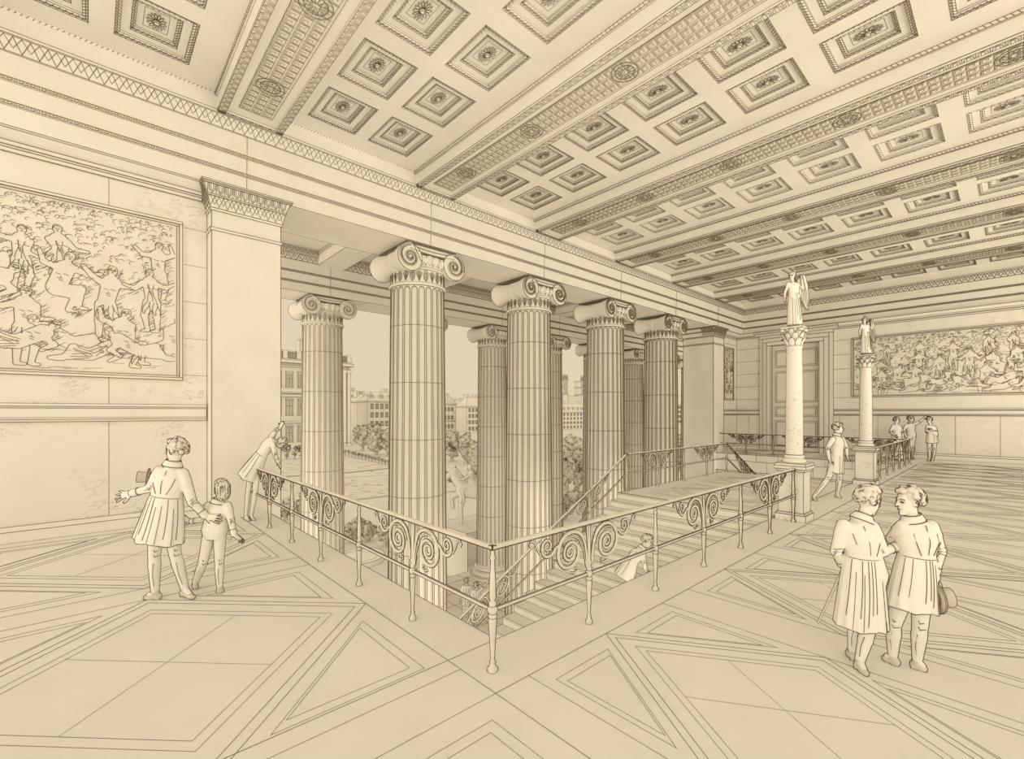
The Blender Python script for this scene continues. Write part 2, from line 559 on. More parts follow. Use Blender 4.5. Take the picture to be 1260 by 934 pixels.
for k, (o, e) in enumerate(((.62, .10), (.42, .16), (.2, .2))):
    i = [(.42), (.2), 0][k]
    for y0, y1 in ((DY0 - o, DY0 - i), (DY1 + i, DY1 + o)):
        m.box((XF - e, y0, 0), (XF + .05, y1, DZ + i))
    m.box((XF - e, DY0 - o, DZ + i), (XF + .05, DY1 + o, DZ + o))
m.prism([(XF + .05, DZ + .6), (XF - .16, DZ + .6), (XF - .22, DZ + .7), (XF - .34, DZ + .74), (XF - .36, DZ + .84), (XF + .05, DZ + .84)], 'y', DY0 - .85, DY1 + .85)
m.build('door_frame', M_WOOD, d, lw=0.65)
ym = (DY0 + DY1) / 2
for y0, y1 in ((DY0, ym - .01), (ym + .01, DY1)):
    m = MB()
    m.box((XF + .12, y0, 0.02), (XF + .2, y1, DZ))
    for z0, z1 in ((.25, 1.7), (1.95, 2.5), (2.75, 4.5), (4.75, 5.7)):
        a, b = y0 + .17, y1 - .17
        for k, e in ((0, .03), (.08, .0)):
            m.box((XF + .12 - .035 + e * .5, a + k, z0 + k), (XF + .13, b - k, z1 - k))
    m.build('door_leaf', M_WOOD, d, lw=0.6)

# piers that end the screen of columns
def pier(x0, x1, label, z0a):
    e = thing('pier', ((x0 + x1) / 2, YA + .85, ZP), label, 'pier', 'square piers ending the row of columns', 'thing')
    m = MB()
    m.box((x0, YA, ZP), (x1, YA + 1.7, ZA))
    m.box((x0 - .02, YA - .02, ZP), (x1 + .02, YA + 1.72, ZP + .5))
    m.build('shaft', M_STONE, e, lw=0.9)
    m = MB()
    def ring(d0, z0, d1, z1):
        a = [(x0 - d0, YA - d0, z0), (x1 + d0, YA - d0, z0), (x1 + d0, YA + 1.7 + d0, z0), (x0 - d0, YA + 1.7 + d0, z0)]
        b = [(x0 - d1, YA - d1, z1), (x1 + d1, YA - d1, z1), (x1 + d1, YA + 1.7 + d1, z1), (x0 - d1, YA + 1.7 + d1, z1)]
        m.loft([a, b])
    for a in ((.015, 5.88, .03, 5.93), (.02, 6.28, .03, 6.33), (.03, 6.33, .07, 6.55), (.09, 6.55, .09, 6.58), (.08, 6.58, .15, 6.76), (.17, 6.76, .17, 6.79), (.19, 6.79, .19, ZA)):
        ring(*a)
    for kind, z0, z1, d0, d1, st in (('leaf', 6.345, 6.54, .032, .07, .15), ('egg', 6.59, 6.75, .085, .15, .15)):
        ornament(m, (x0 - d0, YA - d0 - .002, z0), (x1 + d0, YA - d0 - .002, z0), (0, -(d1 - d0), z1 - z0), st, kind, .6)
        ornament(m, (x0 - d0 - .002, YA + .6, z0), (x0 - d0 - .002, YA - d0, z0), (-(d1 - d0), 0, z1 - z0), st, kind, .6)
    m.build('capital', M_STONE, e, lw=0.75)
pier(1.82, 3.12, 'tall plain square pier between the near mural wall and the leaning child', 0)
pier(24.75, 26.05, 'tall plain square pier beside the far end of the column row', 0)

# ------------------------------------------------------------------ entablature and ceiling
def entablature(mb, axis, plane, sgn, t0, t1, back):
    q = lambda d: plane - sgn * d     # d > 0 goes into the hall when sgn = 1
    mb.prism([(q(0), ZA), (q(0), 7.14), (q(.03), 7.15), (q(.03), 7.20), (q(.015), 7.21), (q(.015), 7.52), (q(.045), 7.53), (q(.045), 7.58), (q(.03), 7.59), (q(.03), 7.98),
              (q(.05), 7.99), (q(.13), 8.21), (q(.15), 8.22), (q(.15), 8.27), (q(.10), 8.28), (q(.10), 8.66), (back, 8.66), (back, ZA)], axis, t0, t1)
    P = (lambda t, d, z: (t, q(d), z)) if axis == 'x' else (lambda t, d, z: (q(d), t, z))
    ornament(mb, P(t0, .053, 8.0), P(t1, .053, 8.0), Vector(P(0, .128, .2)) - Vector(P(0, .053, 0)), .2, 'leaf', .6)
    ornament(mb, P(t0, .034, 7.15), P(t1, .034, 7.15), (0, 0, .05), .13, 'bead', .42)
    ornament(mb, P(t0, .049, 7.53), P(t1, .049, 7.53), (0, 0, .05), .13, 'bead', .42)
    if axis == 'x':
        ornament(mb, P(t0, .102, 8.60), P(t1, .102, 8.60), (0, 0, .06), .07, 'tick', .5)
e = MB()
entablature(e, 'x', YA, 1, XL, XF, YA + 1.7)
for x in COLX:
    e.line([(x - .1, YA - .002, ZA), (x - .1, YA - .04, 7.98)], 0.5)
for x in (1.95 + .5, 25.3):
    e.line([(x, YA - .002, ZA), (x, YA - .04, 7.98)], 0.5)
e.build('trim_5', M_STONE, lw=0.58)['kind'] = 'structure'
e = MB()
entablature(e, 'y', XF - .15, 1, YB, YA, XF + .6)
e.build('trim_6', M_STONE, lw=0.5)['kind'] = 'structure'
e = MB()
entablature(e, 'x', YO - .82, 1, -7, 46, YO + .82)
for i in range(12):
    x = 7.1 - 4.57 * 2 + 4.57 * i
    e.line([(x, YO - .825, ZA), (x, YO - .87, 7.98)], 0.45)
e.build('trim_7', M_STONE, lw=0.48)['kind'] = 'structure'

ZC, ZB = 8.64, 8.28
BEAMX = [2.5 + 4.55 * k for k in range(6)]
ce = MB()
cof = []
cuts_y = [10.36 - 1.61 * i for i in range(9)]
bays = [(-2.05 + .6, 1.9)] + [(BEAMX[k] + .6, BEAMX[k + 1] - .6) for k in range(5)] + [(BEAMX[5] + .6, XF - .25)]
bays[0] = (-1.45, 1.9)
for k, (a, b) in enumerate(bays):
    c = 0.15 + 4.55 * k
    xs = [a, c - 1.21, c - .16, c + .16, c + 1.21, b]
    if k == 6:
        xs = [a, 26.2, 27.25, 27.5, 28.5, b]
    ys = [YB]
    for y in reversed(cuts_y):
        ys += [y - 1.2, y]
    ys = [y for y in ys if y >= YB] + [YA - .1]
    for i in range(5):
        for j in range(len(ys) - 1):
            hole = i in (1, 3) and any(abs(ys[j] - (y - 1.2)) < 1e-6 for y in cuts_y)
            x0, x1, y0, y1 = xs[i], xs[i + 1], ys[j], ys[j + 1]
            if hole:
                cof.append((x0, x1, y0, y1))
            else:
                ce.add([(x0, y0, ZC), (x1, y0, ZC), (x1, y1, ZC), (x0, y1, ZC)], [(0, 3, 2, 1)])
ce.box((XL, YB, ZC + .55), (XF + .6, YA + 1.7, ZC + .9))
ceil = ce.build('ceiling', M_STONE, ink=None)
ceil['kind'] = 'structure'
for x in [-2.05] + BEAMX:
    m = MB()
    x0, x1 = x - .6, x + .6
    m.box((x0, YB, ZB), (x1, YA - .08, ZC + .3))
    y1 = YA - .1
    z = ZB - .002
    # raised edge mouldings of the soffit
    for a, b in ((x0, x0 + .13), (x1 - .13, x1)):
        m.box((a, YB, ZB - .05), (b, y1, ZB))
        ornament(m, (a, YB, ZB - .052), (a, y1, ZB - .052), (b - a, 0, 0), .17, 'egg', .55)
    m.box((x0, y1 - .13, ZB - .05), (x1, y1, ZB))
    ornament(m, (x0, y1 - .13, ZB - .052), (x1, y1 - .13, ZB - .052), (0, .13, 0), .17, 'egg', .55)
    m.box((x - .3, YB, ZB - .012), (x + .3, y1 - .42, ZB), 1)
    for r in range(3):
        ornament(m, (x - .28 + r * .19, YB, ZB - .014), (x - .28 + r * .19, y1 - .44, ZB - .014), (.17, 0, 0), .17, 'key', .38 if x < 12 else .26)
    for j in range(5):
        y = 9.4 - 2.35 * j
        for rr in (.17, .24):
            m.line([(x + rr * math.cos(q * math.pi / 10), y + rr * math.sin(q * math.pi / 10), ZB - .016) for q in range(21)], .8)
        for q in range(12):
            a = q * math.pi / 6
            m.line([(x + .05 * math.cos(a), y + .05 * math.sin(a), ZB - .016), (x + .16 * math.cos(a), y + .16 * math.sin(a), ZB - .016)], .6)
    for sx in (x0, x1):
        o = -.004 if sx == x0 else .004
        m.box((min(sx, sx + 9 * o), YB, ZC - .07), (max(sx, sx + 9 * o), y1, ZC - .002))
        ornament(m, (sx + 10 * o, YB, ZC - .07), (sx + 10 * o, y1, ZC - .07), (0, 0, .068), .08, 'tick', .5)
    m.build('beam', [M_STONE, M_MEANDER], ceil, lw=0.7)
for x0, x1, y0, y1 in cof:
    c = ((x0 + x1) / 2, (y0 + y1) / 2, ZC + .2)
    if not in_view(c, 420, -420):
        continue
    m = MB()
    far = c[0] > 13
    fw = .66 if far else 1.0
    prof = [(0, 0), (0, .03), (.035, .015), (.07, .035), (.07, .07), (.2, .07), (.2, .10), (.235, .09), (.26, .11), (.26, .14), (.36, .14)]
    rings = []
    for i, z in prof:
        rings.append([(x0 + i, y0 + i, ZC + z), (x1 - i, y0 + i, ZC + z), (x1 - i, y1 - i, ZC + z), (x0 + i, y1 - i, ZC + z)])
    m.loft(rings, caps=False)
    i, z = prof[-1]
    m.add(rings[-1], [(0, 1, 2, 3)])
    for ins, wd, zz in ((.003, .065, .012), (.203, .055, .085)):
        for (p, q, u) in (((x0 + ins, y0 + ins), (x1 - ins, y0 + ins), (0, wd)), ((x0 + ins, y1 - ins), (x1 - ins, y1 - ins), (0, -wd)),
                          ((x0 + ins, y0 + ins), (x0 + ins, y1 - ins), (wd, 0)), ((x1 - ins, y0 + ins), (x1 - ins, y1 - ins), (-wd, 0))):
            ornament(m, (p[0], p[1], ZC + zz), (q[0], q[1], ZC + zz), (u[0], u[1], .0), .075 / fw, 'tick', .6 * fw)
    co = m.build('coffer', M_STONE, ceil, lw=0.55 * fw)
    m = MB()
    hx, hy = (x1 - x0) / 2 - .39, (y1 - y0) / 2 - .39
    n = 14
    zz = ZC + .134
    for q in range(n):
        a = 2 * math.pi * q / n
        w2 = math.pi / n * .7
        f = lambda r, b: (c[0] + hx * r * math.cos(b), c[1] + hy * r * math.sin(b), zz - .02 * (1 - abs(r - .6)))
        m.add([f(.2, a), f(.7, a - w2), f(1.02, a), f(.7, a + w2)], [(0, 1, 2, 3)])
    m.ell((c[0], c[1], zz - .02), (.05, 0, 0), (0, .05, 0), (0, 0, .03), 8, 4)
    m.build('rosette', M_STONE, co, lw=0.55 * fw)
# ceiling of the portico
m = MB()
m.box((-7, YA + 1.7, 8.5), (46, YO - .6, 8.9))
for i in range(11):
    x = 7.1 - 4.57 * 2 + 4.57 * i
    m.box((x - .5, YA + 1.7, 7.95), (x + .5, YO - .8, 8.5))
    for sx in (x - .5, x + .5):
        ornament(m, (sx, YA + 1.72, 8.3), (sx, YO - .82, 8.3), (0, 0, .18), .2, 'leaf', .5)
    for y, z in ((YA + 1.74, 8.3), (YO - .95, 8.3)):
        ornament(m, (x + .5, y, z), (x + 4.07, y, z), (0, 0, .18), .2, 'leaf', .5)
m.build('ceiling_portico', M_STONE, lw=0.6)['kind'] = 'structure'

# ------------------------------------------------------------------ stairs
def flight(name, x_top, sgn):
    n, tr, ri = 24, .32, .163
    m = MB()
    prof = [(x_top - sgn * .055, 0), (x_top, 0)]
    for i in range(n):
        prof.append((x_top + sgn * tr * i, -ri * (i + 1)))
        prof.append((x_top + sgn * tr * (i + 1), -ri * (i + 1)))
    prof.append((x_top + sgn * tr * n, -ri * n - .45))
    prof.append((x_top - sgn * .055, -.75))
    vs = [(x, WY + .02, z) for x, z in prof] + [(x, LY, z) for x, z in prof]
    k = len(prof)
    m.add(vs, [tuple(range(k))[::-1], tuple(range(k, 2 * k))] + [(i, (i + 1) % k, k + (i + 1) % k, k + i) for i in range(k)])
    for i in range(n):
        x = x_top + sgn * (tr * i + .035)
        m.line([(x_top + sgn * tr * i + sgn * .002, WY + .02, -ri * i - .035), (x_top + sgn * tr * i + sgn * .002, LY, -ri * i - .035)], .5)
    o = m.build(name, M_STONE, lw=0.75)
    o['kind'] = 'structure'
flight('stairs_near', LX0 - .004, -1)
flight('stairs_far', LX1 + .004, 1)
# ------------------------------------------------------------------ Ionic columns
def ionic_column(x, y, label, group, fine):
    lw = 0.95 if fine else 0.5
    root = thing('ionic_column', (x, y, ZP), label, 'column', group, 'thing')
    nf, sub = 24, 8
    Rz = lambda z: .865 - .105 * ((z - ZP) / 12.5) ** 1.25
    z0, z1 = ZP + .62, 5.72
    def ring(z, k):
        R, out = Rz(z), []
        for i in range(nf):
            for j in range(sub):
                u = (j / sub - .13) / .74
                dd = 0 if u <= 0 or u >= 1 else math.sqrt(max(0, 1 - (2 * u - 1) ** 2)) * .062 * k
                a = 2 * math.pi * (i + j / sub) / nf
                out.append((x + (R - dd) * math.cos(a), y + (R - dd) * math.sin(a), z))
        return out
    m = MB()
    zs = [(z0, 0), (z0 + .06, .7), (z0 + .12, 1)] + [(z0 + .12 + (z1 - .24 - z0) * i / 8, 1) for i in range(1, 9)] + [(z1 - .07, .75), (z1 - .02, .3), (z1, 0)]
    m.loft([ring(z, k) for z, k in zs])
    # arrises and the round heads of the flutes
    for i in range(nf):
        for u, s in ((.11, 1), (.87, -1)):
            a = 2 * math.pi * (i + u) / nf
            pts = [(x + (Rz(z) + .001) * math.cos(a), y + (Rz(z) + .001) * math.sin(a), z) for z in (z0 + .1, -2.5, 1.5, z1 - .13)]
            m.line(pts, lw)
        am = [(x + (Rz(z1) + .002) * math.cos(b), y + (Rz(z1) + .002) * math.sin(b), z1 - .13 + .09 * math.sin(math.pi * q / 6))
              for q in range(7) for b in [2 * math.pi * (i + .11 + .76 * (.5 - .5 * math.cos(math.pi * q / 6))) / nf]]
        m.line(am, lw)
    for k in range(7):
        z = 4.62 - 1.6 * k
        rr = ring(z, 1)
        m.line(rr, .7 if fine else .5, True)
    m.build('shaft', M_STONE, root, ink=None, contour=0.9 if fine else .7, smooth=True)
    # base
    m = MB()
    R = Rz(z0)
    def torus(zc, r, h):
        return [(r + h * math.cos(q), zc + h * math.sin(q)) for q in [math.radians(a) for a in range(-90, 91, 30)]]
    m.lathe([(R + .32, ZP), (R + .32, ZP + .16)], (x, y, 0), 40)
    m.lathe([(R + .1, ZP + .16)] + torus(ZP + .26, R + .12, .1) + [(R + .06, ZP + .38), (R + .04, ZP + .42), (R + .06, ZP + .46)] + torus(ZP + .53, R + .06, .07) + [(R, ZP + .62)], (x, y, 0), 40)
    m.build('base', M_STONE, root, lw=lw, ink=50, contour=.7)
    # capital: necking, egg band, cushion with four volutes, abacus
    cap = MB()
    Rt = .76
    cap.lathe([(Rt, 5.7), (Rt + .02, 5.72)] + torus(5.76, Rt + .02, .04) + [(Rt + .01, 5.8), (Rt + .01, 6.16)] + torus(6.19, Rt + .02, .03) + [(Rt + .02, 6.22), (Rt + .10, 6.38), (Rt + .10, 6.52), (Rt, 6.56)], (x, y, 0), 48)
    npal = 26
    for i in range(npal):
        a0 = 2 * math.pi * i / npal
        P = lambda u, z: (x + (Rt + .014) * math.cos(a0 + u * 2 * math.pi / npal), y + (Rt + .014) * math.sin(a0 + u * 2 * math.pi / npal), z)
        if i % 2:
            for s in (-.42, -.2, 0, .2, .42):
                cap.line([P(.5, 5.83), P(.5 + s * .6, 5.96), P(.5 + s, 6.12 - abs(s) * .12)], .6 * lw / .75)
        else:
            cap.line([P(.5, 5.83), P(.2, 5.9), P(.12, 6.02), P(.35, 6.13), P(.65, 6.13), P(.88, 6.02), P(.8, 5.9), P(.5, 5.83)], .6 * lw / .75)
            cap.line([P(.5, 5.83), P(.5, 6.1)], .6 * lw / .75)
            cap.line([P(.35, 5.9), P(.32, 6.04), P(.5, 6.08), P(.68, 6.04), P(.65, 5.9)], .5 * lw / .75)
    cp = cap.build('capital', M_STONE, root, lw=lw, ink=50, contour=.8 if fine else .6)
    eg = MB()
    for i in range(24):
        a = 2 * math.pi * (i + .5) / 24
        cs, sn = math.cos(a), math.sin(a)
        eg.ell((x + (Rt + .07) * cs, y + (Rt + .07) * sn, 6.41), (-.07 * sn, .07 * cs, 0), (.075 * cs, .075 * sn, 0), (0, 0, .135), 8, 6)
        b = 2 * math.pi * i / 24
        eg.line([(x + (Rt + .05 + k * .05) * math.cos(b), y + (Rt + .05 + k * .05) * math.sin(b), 6.26 + k * .22) for k in (0, .5, 1, 1.2)], .9 * lw / .75)
    eg.build('egg_band', M_STONE, cp, ink=None, contour=.8 if fine else .55, smooth=True)
    zc, R0, vx = 6.39, .37, .72
    cu = MB()
    # bolsters run front to back and are waisted in the middle
    for s in (-1, 1):
        rings = []
        for q, k in ((-.82, 1), (-.7, 1), (-.66, .94), (-.4, .8), (-.12, .72), (-.1, .76), (.1, .76), (.12, .72), (.4, .8), (.66, .94), (.7, 1), (.82, 1)):
            rings.append([(x + s * vx + R0 * k * math.cos(2 * math.pi * i / 28), y + q, zc + (R0 * (1 - k)) * .2 + R0 * k * math.sin(2 * math.pi * i / 28)) for i in range(28)])
        cu.loft(rings)
    # channel band joining the volutes, sagging a little
    for yy0, yy1 in ((-.80, -.66), (.66, .80)):
        top = [(x + u * vx, y + yy0, zc + R0) for u in (-1, -.5, 0, .5, 1)]
        bot = [(x + u * vx, y + yy0, zc + R0 - .15 - .05 * (1 - u * u)) for u in (1, .5, 0, -.5, -1)]
        a = top + bot
        b = [(p[0], y + yy1, p[2]) for p in a]
        n = len(a)
        cu.add(a + b, [tuple(range(n)), tuple(range(n, 2 * n))[::-1]] + [(i, (i + 1) % n, n + (i + 1) % n, n + i) for i in range(n)])
    cu.box((x - .70, y - .66, 6.55), (x + .70, y + .66, 6.74))
    cs_ = cu.build('cushion', M_STONE, root, lw=lw, ink=50, contour=1.0 if fine else .7)
    for s in (-1, 1):
        for f in (-1, 1):
            vo = MB()
            yy = y + f * .825
            for off, w_ in ((0, 1.5), (.78, 1.0)):
                pts = []
                for i in range(90):
                    th = i / 89 * 2 * math.pi * 2.85
                    r = R0 * math.exp(-.135 * th) * (1 if off == 0 else .84)
                    a = math.pi / 2 + s * (-th)
                    pts.append((x + s * vx + r * math.cos(a) * 1.0, yy + f * .012, zc + r * math.sin(a)))
                vo.line(pts, w_ * lw / .75)
                if off == 0:
                    vo.tube(pts[:80], .016, 5)
            eye = [(r, yy + f * h) for r, h in ((.045, -.01), (.045, .02), (.02, .03))]
            rings = [[(x + s * vx + r * math.cos(q * math.pi / 6), h, zc + r * math.sin(q * math.pi / 6)) for q in range(12)] for r, h in eye]
            vo.loft(rings)
            vo.build('volute', M_STONE, cs_, ink=None)
    for f in (-1, 1):
        vo = MB()
        for dz, w_ in ((0, 1.0), (-.045, .8), (-.14, .9)):
            vo.line([(x + u * vx, y + f * .815, zc + R0 + dz - (.05 * (1 - u * u) if dz else 0)) for u in (-1, -.6, -.3, 0, .3, .6, 1)], w_ * lw / .75)
        vo.build('channel', M_STONE, cs_, ink=None)
    ab = MB()
    for w_, a, b in ((.74, 6.74, 6.765), (.79, 6.765, ZA)):
        ab.box((x - w_, y - w_, a), (x + w_, y + w_, b))
    for (p, q) in (((-.79, -.792), (.79, -.792)), ((-.792, .79), (-.792, -.79))):
        ornament(ab, (x + p[0], y + p[1], 6.767), (x + q[0], y + q[1], 6.767), (0, 0, .05), .09, 'egg', .7 * lw / .75)
    ab.build('abacus', M_STONE, root, lw=lw)

for i, lab in enumerate(('big fluted Ionic column nearest the railing corner, first of the inner row',
                         'second fluted Ionic column of the inner row, rising behind the stair flight',
                         'third fluted Ionic column of the inner row, near the stair landing',
                         'fourth and farthest fluted Ionic column of the inner row, next to the far pier')):
    ionic_column(COLX[i], YC, lab, 'Ionic columns of the inner row', True)
for i, lab in enumerate(('outer fluted Ionic column standing alone in front of the palace, beside the near pier',
                         'outer fluted Ionic column almost hidden behind the nearest big column',
                         'outer fluted Ionic column with its round base seen beside the equestrian statue',
                         'outer fluted Ionic column peeping out behind the second inner column',
                         'outer fluted Ionic column mostly hidden behind the third inner column',
                         'outer fluted Ionic column seen in the gap between third and fourth inner columns',
                         'outer fluted Ionic column hidden behind the fourth inner column',
                         'farthest outer fluted Ionic column, a sliver beside the far pier')):
    ionic_column(7.1 + 4.57 * i, YO, lab, 'Ionic columns of the outer row', False)

# ------------------------------------------------------------------ balustrades
def balustrade(label, spots, group=None, slope=0.0, lw=1.0, ends=(0, 0), name='balustrade', scrolls=(), mid=None):
    # spots: list of (x, y, z, kind) along one or two straight runs; kind 'p' plain, 's' scroll, 'c' corner
    e = thing(name, spots[0][:3], label, 'railing', group)
    pts = [Vector(s[:3]) for s in spots]
    run0 = (pts[1] - pts[0]).normalized()
    path = [pts[0] - run0 * ends[0]] + pts[1:-1] + [pts[-1] + (pts[-1] - pts[-2]).normalized() * ends[1]]
    # keep only direction changes
    keep = [path[0]]
    for a, b, c in zip(path, path[1:], path[2:]):
        if (b - a).normalized().dot((c - b).normalized()) < .999:
            keep.append(b)
    keep.append(path[-1])
    for nm, z, hw, hh in (('handrail', 1.055, .026, .016), ('lower_rail', .525, .013, .013)):
        m = MB()
        for a, b in zip(keep, keep[1:]):
            t = (b - a).normalized()
            side = t.cross(Vector((0, 0, 1))).normalized()
            up = side.cross(t)
            z0 = Vector((0, 0, z))
            a2, b2 = a + z0 - t * hw * .8, b + z0 + t * hw * .8
            rings = []
            for p in (a2, b2):
                rings.append([p - side * hw - up * hh, p + side * hw - up * hh, p + side * hw + up * hh * .4, p + side * hw * .6 + up * hh, p - side * hw * .6 + up * hh, p - side * hw + up * hh * .4])
            m.loft(rings)
        m.build(nm, M_IRON, e, lw=(1.35 if nm == 'handrail' else .8) * lw, ink=50, line_mat=M_INKDARK)
    for i, (x, y, z, kind) in enumerate(spots):
        p = pts[i]
        sc = 1.25 if kind == 'c' else 1.0
        prof = [(.030, 0), (.034, .012), (.034, .035), (.02, .05), (.016, .07), (.020, .085), (.012, .1), (.016, .2), (.026, .41), (.027, .44), (.018, .452), (.03, .465), (.03, .48), (.02, .49),
                (.034, .51), (.036, .525), (.034, .54), (.02, .555), (.026, .565), (.026, .585), (.016, .6)]
        if kind == 's':
            prof += [(.022, .62), (.026, .64), (.016, .66), (.014, 1.04)]
        else:
            prof += [(.022, .63), (.021, .72), (.012, .94), (.018, .95), (.018, .97), (.012, .98), (.012, 1.04)]
        m = MB()
        m.lathe([(r * sc, q) for r, q in prof], (x, y, z), 10)
        m.build('baluster', M_IRON, e, ink=62, lw=.8 * lw, contour=1.2 * lw, line_mat=M_INKDARK)
        if kind != 's':
            continue
        u = (pts[min(i + 1, len(pts) - 1)] - pts[max(i - 1, 0)])
        if i == 0 or i == len(pts) - 1 or (pts[i] - pts[i - 1]).normalized().dot((pts[(i + 1) % len(pts)] - pts[i]).normalized()) < .99:
            u = pts[i] - pts[i - 1] if i else pts[1] - pts[0]
        h = Vector((u.x, u.y, 0)).length
        sl = u.z / h
        ux, uy = u.x / h, u.y / h
        nrm = Vector((-uy, ux, 0))
        W = lambda s, q, o=0: Vector((x + ux * s + nrm.x * o, y + uy * s + nrm.y * o, z + q + sl * s))
        m = MB()
        def bar(sp, r):
            q = [W(a, b) for a, b in sp]
            m.tube(q, r, 6)
            L_, R_ = [], []
            for k in range(len(sp)):
                a, b = sp[max(k - 1, 0)], sp[min(k + 1, len(sp) - 1)]
                dx, dz = b[0] - a[0], b[1] - a[1]
                l = math.hypot(dx, dz) or 1
                rr = r[k] if isinstance(r, list) else r
                L_.append(W(sp[k][0] - dz / l * rr, sp[k][1] + dx / l * rr))
                R_.append(W(sp[k][0] + dz / l * rr, sp[k][1] - dx / l * rr))
            m.line(L_, 1.1 * lw)
            m.line(R_, 1.1 * lw)
        for s in (-1, 1):
            big = [(s * .035, .60), (s * .045, .72), (s * .07, .84), (s * .11, .92)]
            for k in range(64):
                th = math.radians(140 - k / 63 * 1080)
                r = .235 * math.exp(-.0021 * k / 63 * 990)
                big.append((s * (.305 + r * math.cos(th)), .80 + r * math.sin(th) * .95))
            bar(big, [.017] * 4 + [.020 - .010 * k / 63 for k in range(64)])
            bar([(s * .05, .60), (s * .075, .72), (s * .10, .81)] + [(s * (.305 + .185 * math.cos(math.radians(a))), .79 + .17 * math.sin(math.radians(a))) for a in range(170, 60, -12)], .008)
            small = [(s * .475, .90)]
            for k in range(44):
                th = math.radians(200 + k / 43 * 720)
                r = .118 * math.exp(-.0027 * k / 43 * 720)
                small.append((s * (.635 + r * math.cos(th)), .925 + r * math.sin(th)))
            bar(small, [.014] + [.015 - .007 * k / 43 for k in range(44)])
            bar([(s * .73, .87), (s * .775, .93), (s * .80, .99), (s * .85, 1.01), (s * .87, .98), (s * .85, .96)], .009)
            bar([(s * .30, .60), (s * .24, .585), (s * .20, .60), (s * .20, .625), (s * .225, .63)], .008)
            bar([(s * .012, .62), (s * .018, .8), (s * .04, 1.03)], .012)
        m.build('scroll_panel', M_IRON, e, ink=None, line_mat=M_INKDARK)
    return e

K = 1.31
near_bal = [(2.52, 2.99 + K * k, 0, 's' if k % 2 else 'p') for k in range(5, 0, -1)] + [(2.52, 2.99, 0, 'c')] + [(2.52 + K * k, 2.99, 0, 's' if k % 2 else 'p') for k in range(1, 7)]
balustrade('long iron scrollwork balustrade meeting at a corner post nearest the viewer', near_bal, 'iron balustrades', ends=(1.3, 0), lw=1.25)
far_bal = [(17.85 + 1.28 * k, 2.99, 0, 's' if k % 2 else 'p') for k in range(0, 6)] + [(25.44, 2.99, 0, 'c')] + [(25.44, 2.99 + K * k, 0, 's' if k % 2 else 'p') for k in range(1, 6)]
balustrade('small distant iron scrollwork balustrade beyond the second statue column', far_bal, 'iron balustrades', lw=.75, ends=(0, 1.3))
rl = .163 / .32
land = [(10.75 - 1.6 * k, 7.12, -rl * (1.6 * k - .15), 's' if k % 2 else 'p') for k in range(4, 0, -1)]
land += [(10.75 + 1.61 * k, 7.12, 0, 's' if k % 2 else 'p') for k in range(5)]
land += [(17.19 + 1.6 * k, 7.12, -rl * (1.6 * k - .15), 's' if k % 2 else 'p') for k in range(1, 5)]
balustrade('iron balustrade on the far side of the stair landing, sloping down both flights', land, 'iron balustrades', lw=.75)

# ------------------------------------------------------------------ statue columns
def statue_column(x, y, label):
    e = thing('statue_column', (x, y, 0), label, 'column', 'slender marble columns carrying winged statues', 'thing')
    m = MB()
    h = .225
    for a, b, w_ in ((0, .13, h + .05), (.13, .17, h + .025), (.17, 1.0, h), (1.0, 1.05, h + .03), (1.05, 1.11, h + .065), (1.11, 1.16, h + .05)):
        m.box((x - w_, y - w_, a), (x + w_, y + w_, b))
    m.build('pedestal', M_COLUMN, e, lw=.75)
    m = MB()
    tor = lambda zc, r, hh: [(r + hh * math.cos(math.radians(a)), zc + hh * math.sin(math.radians(a))) for a in range(-90, 91, 30)]
    m.lathe([(.19, 1.16)] + tor(1.2, .17, .04) + [(.16, 1.25)] + tor(1.29, .155, .03) + [(.158, 1.33)], (x, y, 0), 28)
    m.build('base', M_STONE, e, ink=60, lw=.6, contour=.7)
    m = MB()
    m.lathe([(.155, 1.32), (.152, 1.9), (.145, 2.8), (.135, 3.5), (.15, 3.52), (.15, 3.55)], (x, y, 0), 28)
    m.build('shaft', M_COLUMN, e, ink=60, lw=.6, contour=.9)
    m = MB()
    m.lathe([(.13, 3.54), (.135, 3.7), (.17, 3.84), (.22, 3.9)], (x, y, 0), 24)
    for row, (z, ln, rr) in enumerate(((3.55, .16, .135), (3.62, .2, .14), (3.7, .2, .15))):
        for k in range(8):
            a = 2 * math.pi * (k + .5 * row) / 8
            cs, sn = math.cos(a), math.sin(a)
            rings = []
            for t_, wd, ou in ((0, .05, 0), (.5, .06, .02), (.85, .045, .06), (1, .02, .09), (.93, .008, .1)):
                cxx, cyy = x + (rr + ou) * cs, y + (rr + ou) * sn
                zz = z + ln * t_
                rings.append([(cxx - sn * wd - cs * .008, cyy + cs * wd - sn * .008, zz), (cxx + sn * wd - cs * .008, cyy - cs * wd - sn * .008, zz), (cxx + cs * .012, cyy + sn * .012, zz)])
            m.loft(rings)
    for k in range(4):
        a = math.pi / 4 + k * math.pi / 2
        m.lathe([(.035, 3.84), (.045, 3.86), (.03, 3.9)], (x + .23 * math.cos(a), y + .23 * math.sin(a), 0), 8)
    m.box((x - .2, y - .2, 3.9), (x + .2, y + .2, 3.94))
    m.build('capital', M_STONE, e, ink=45, lw=.6)
statue_column(10.69, 3.06, 'nearer slender marble column on a square pedestal at the end of the near railing')
statue_column(17.45, 3.06, 'farther slender marble column on a square pedestal in front of the big wall painting')
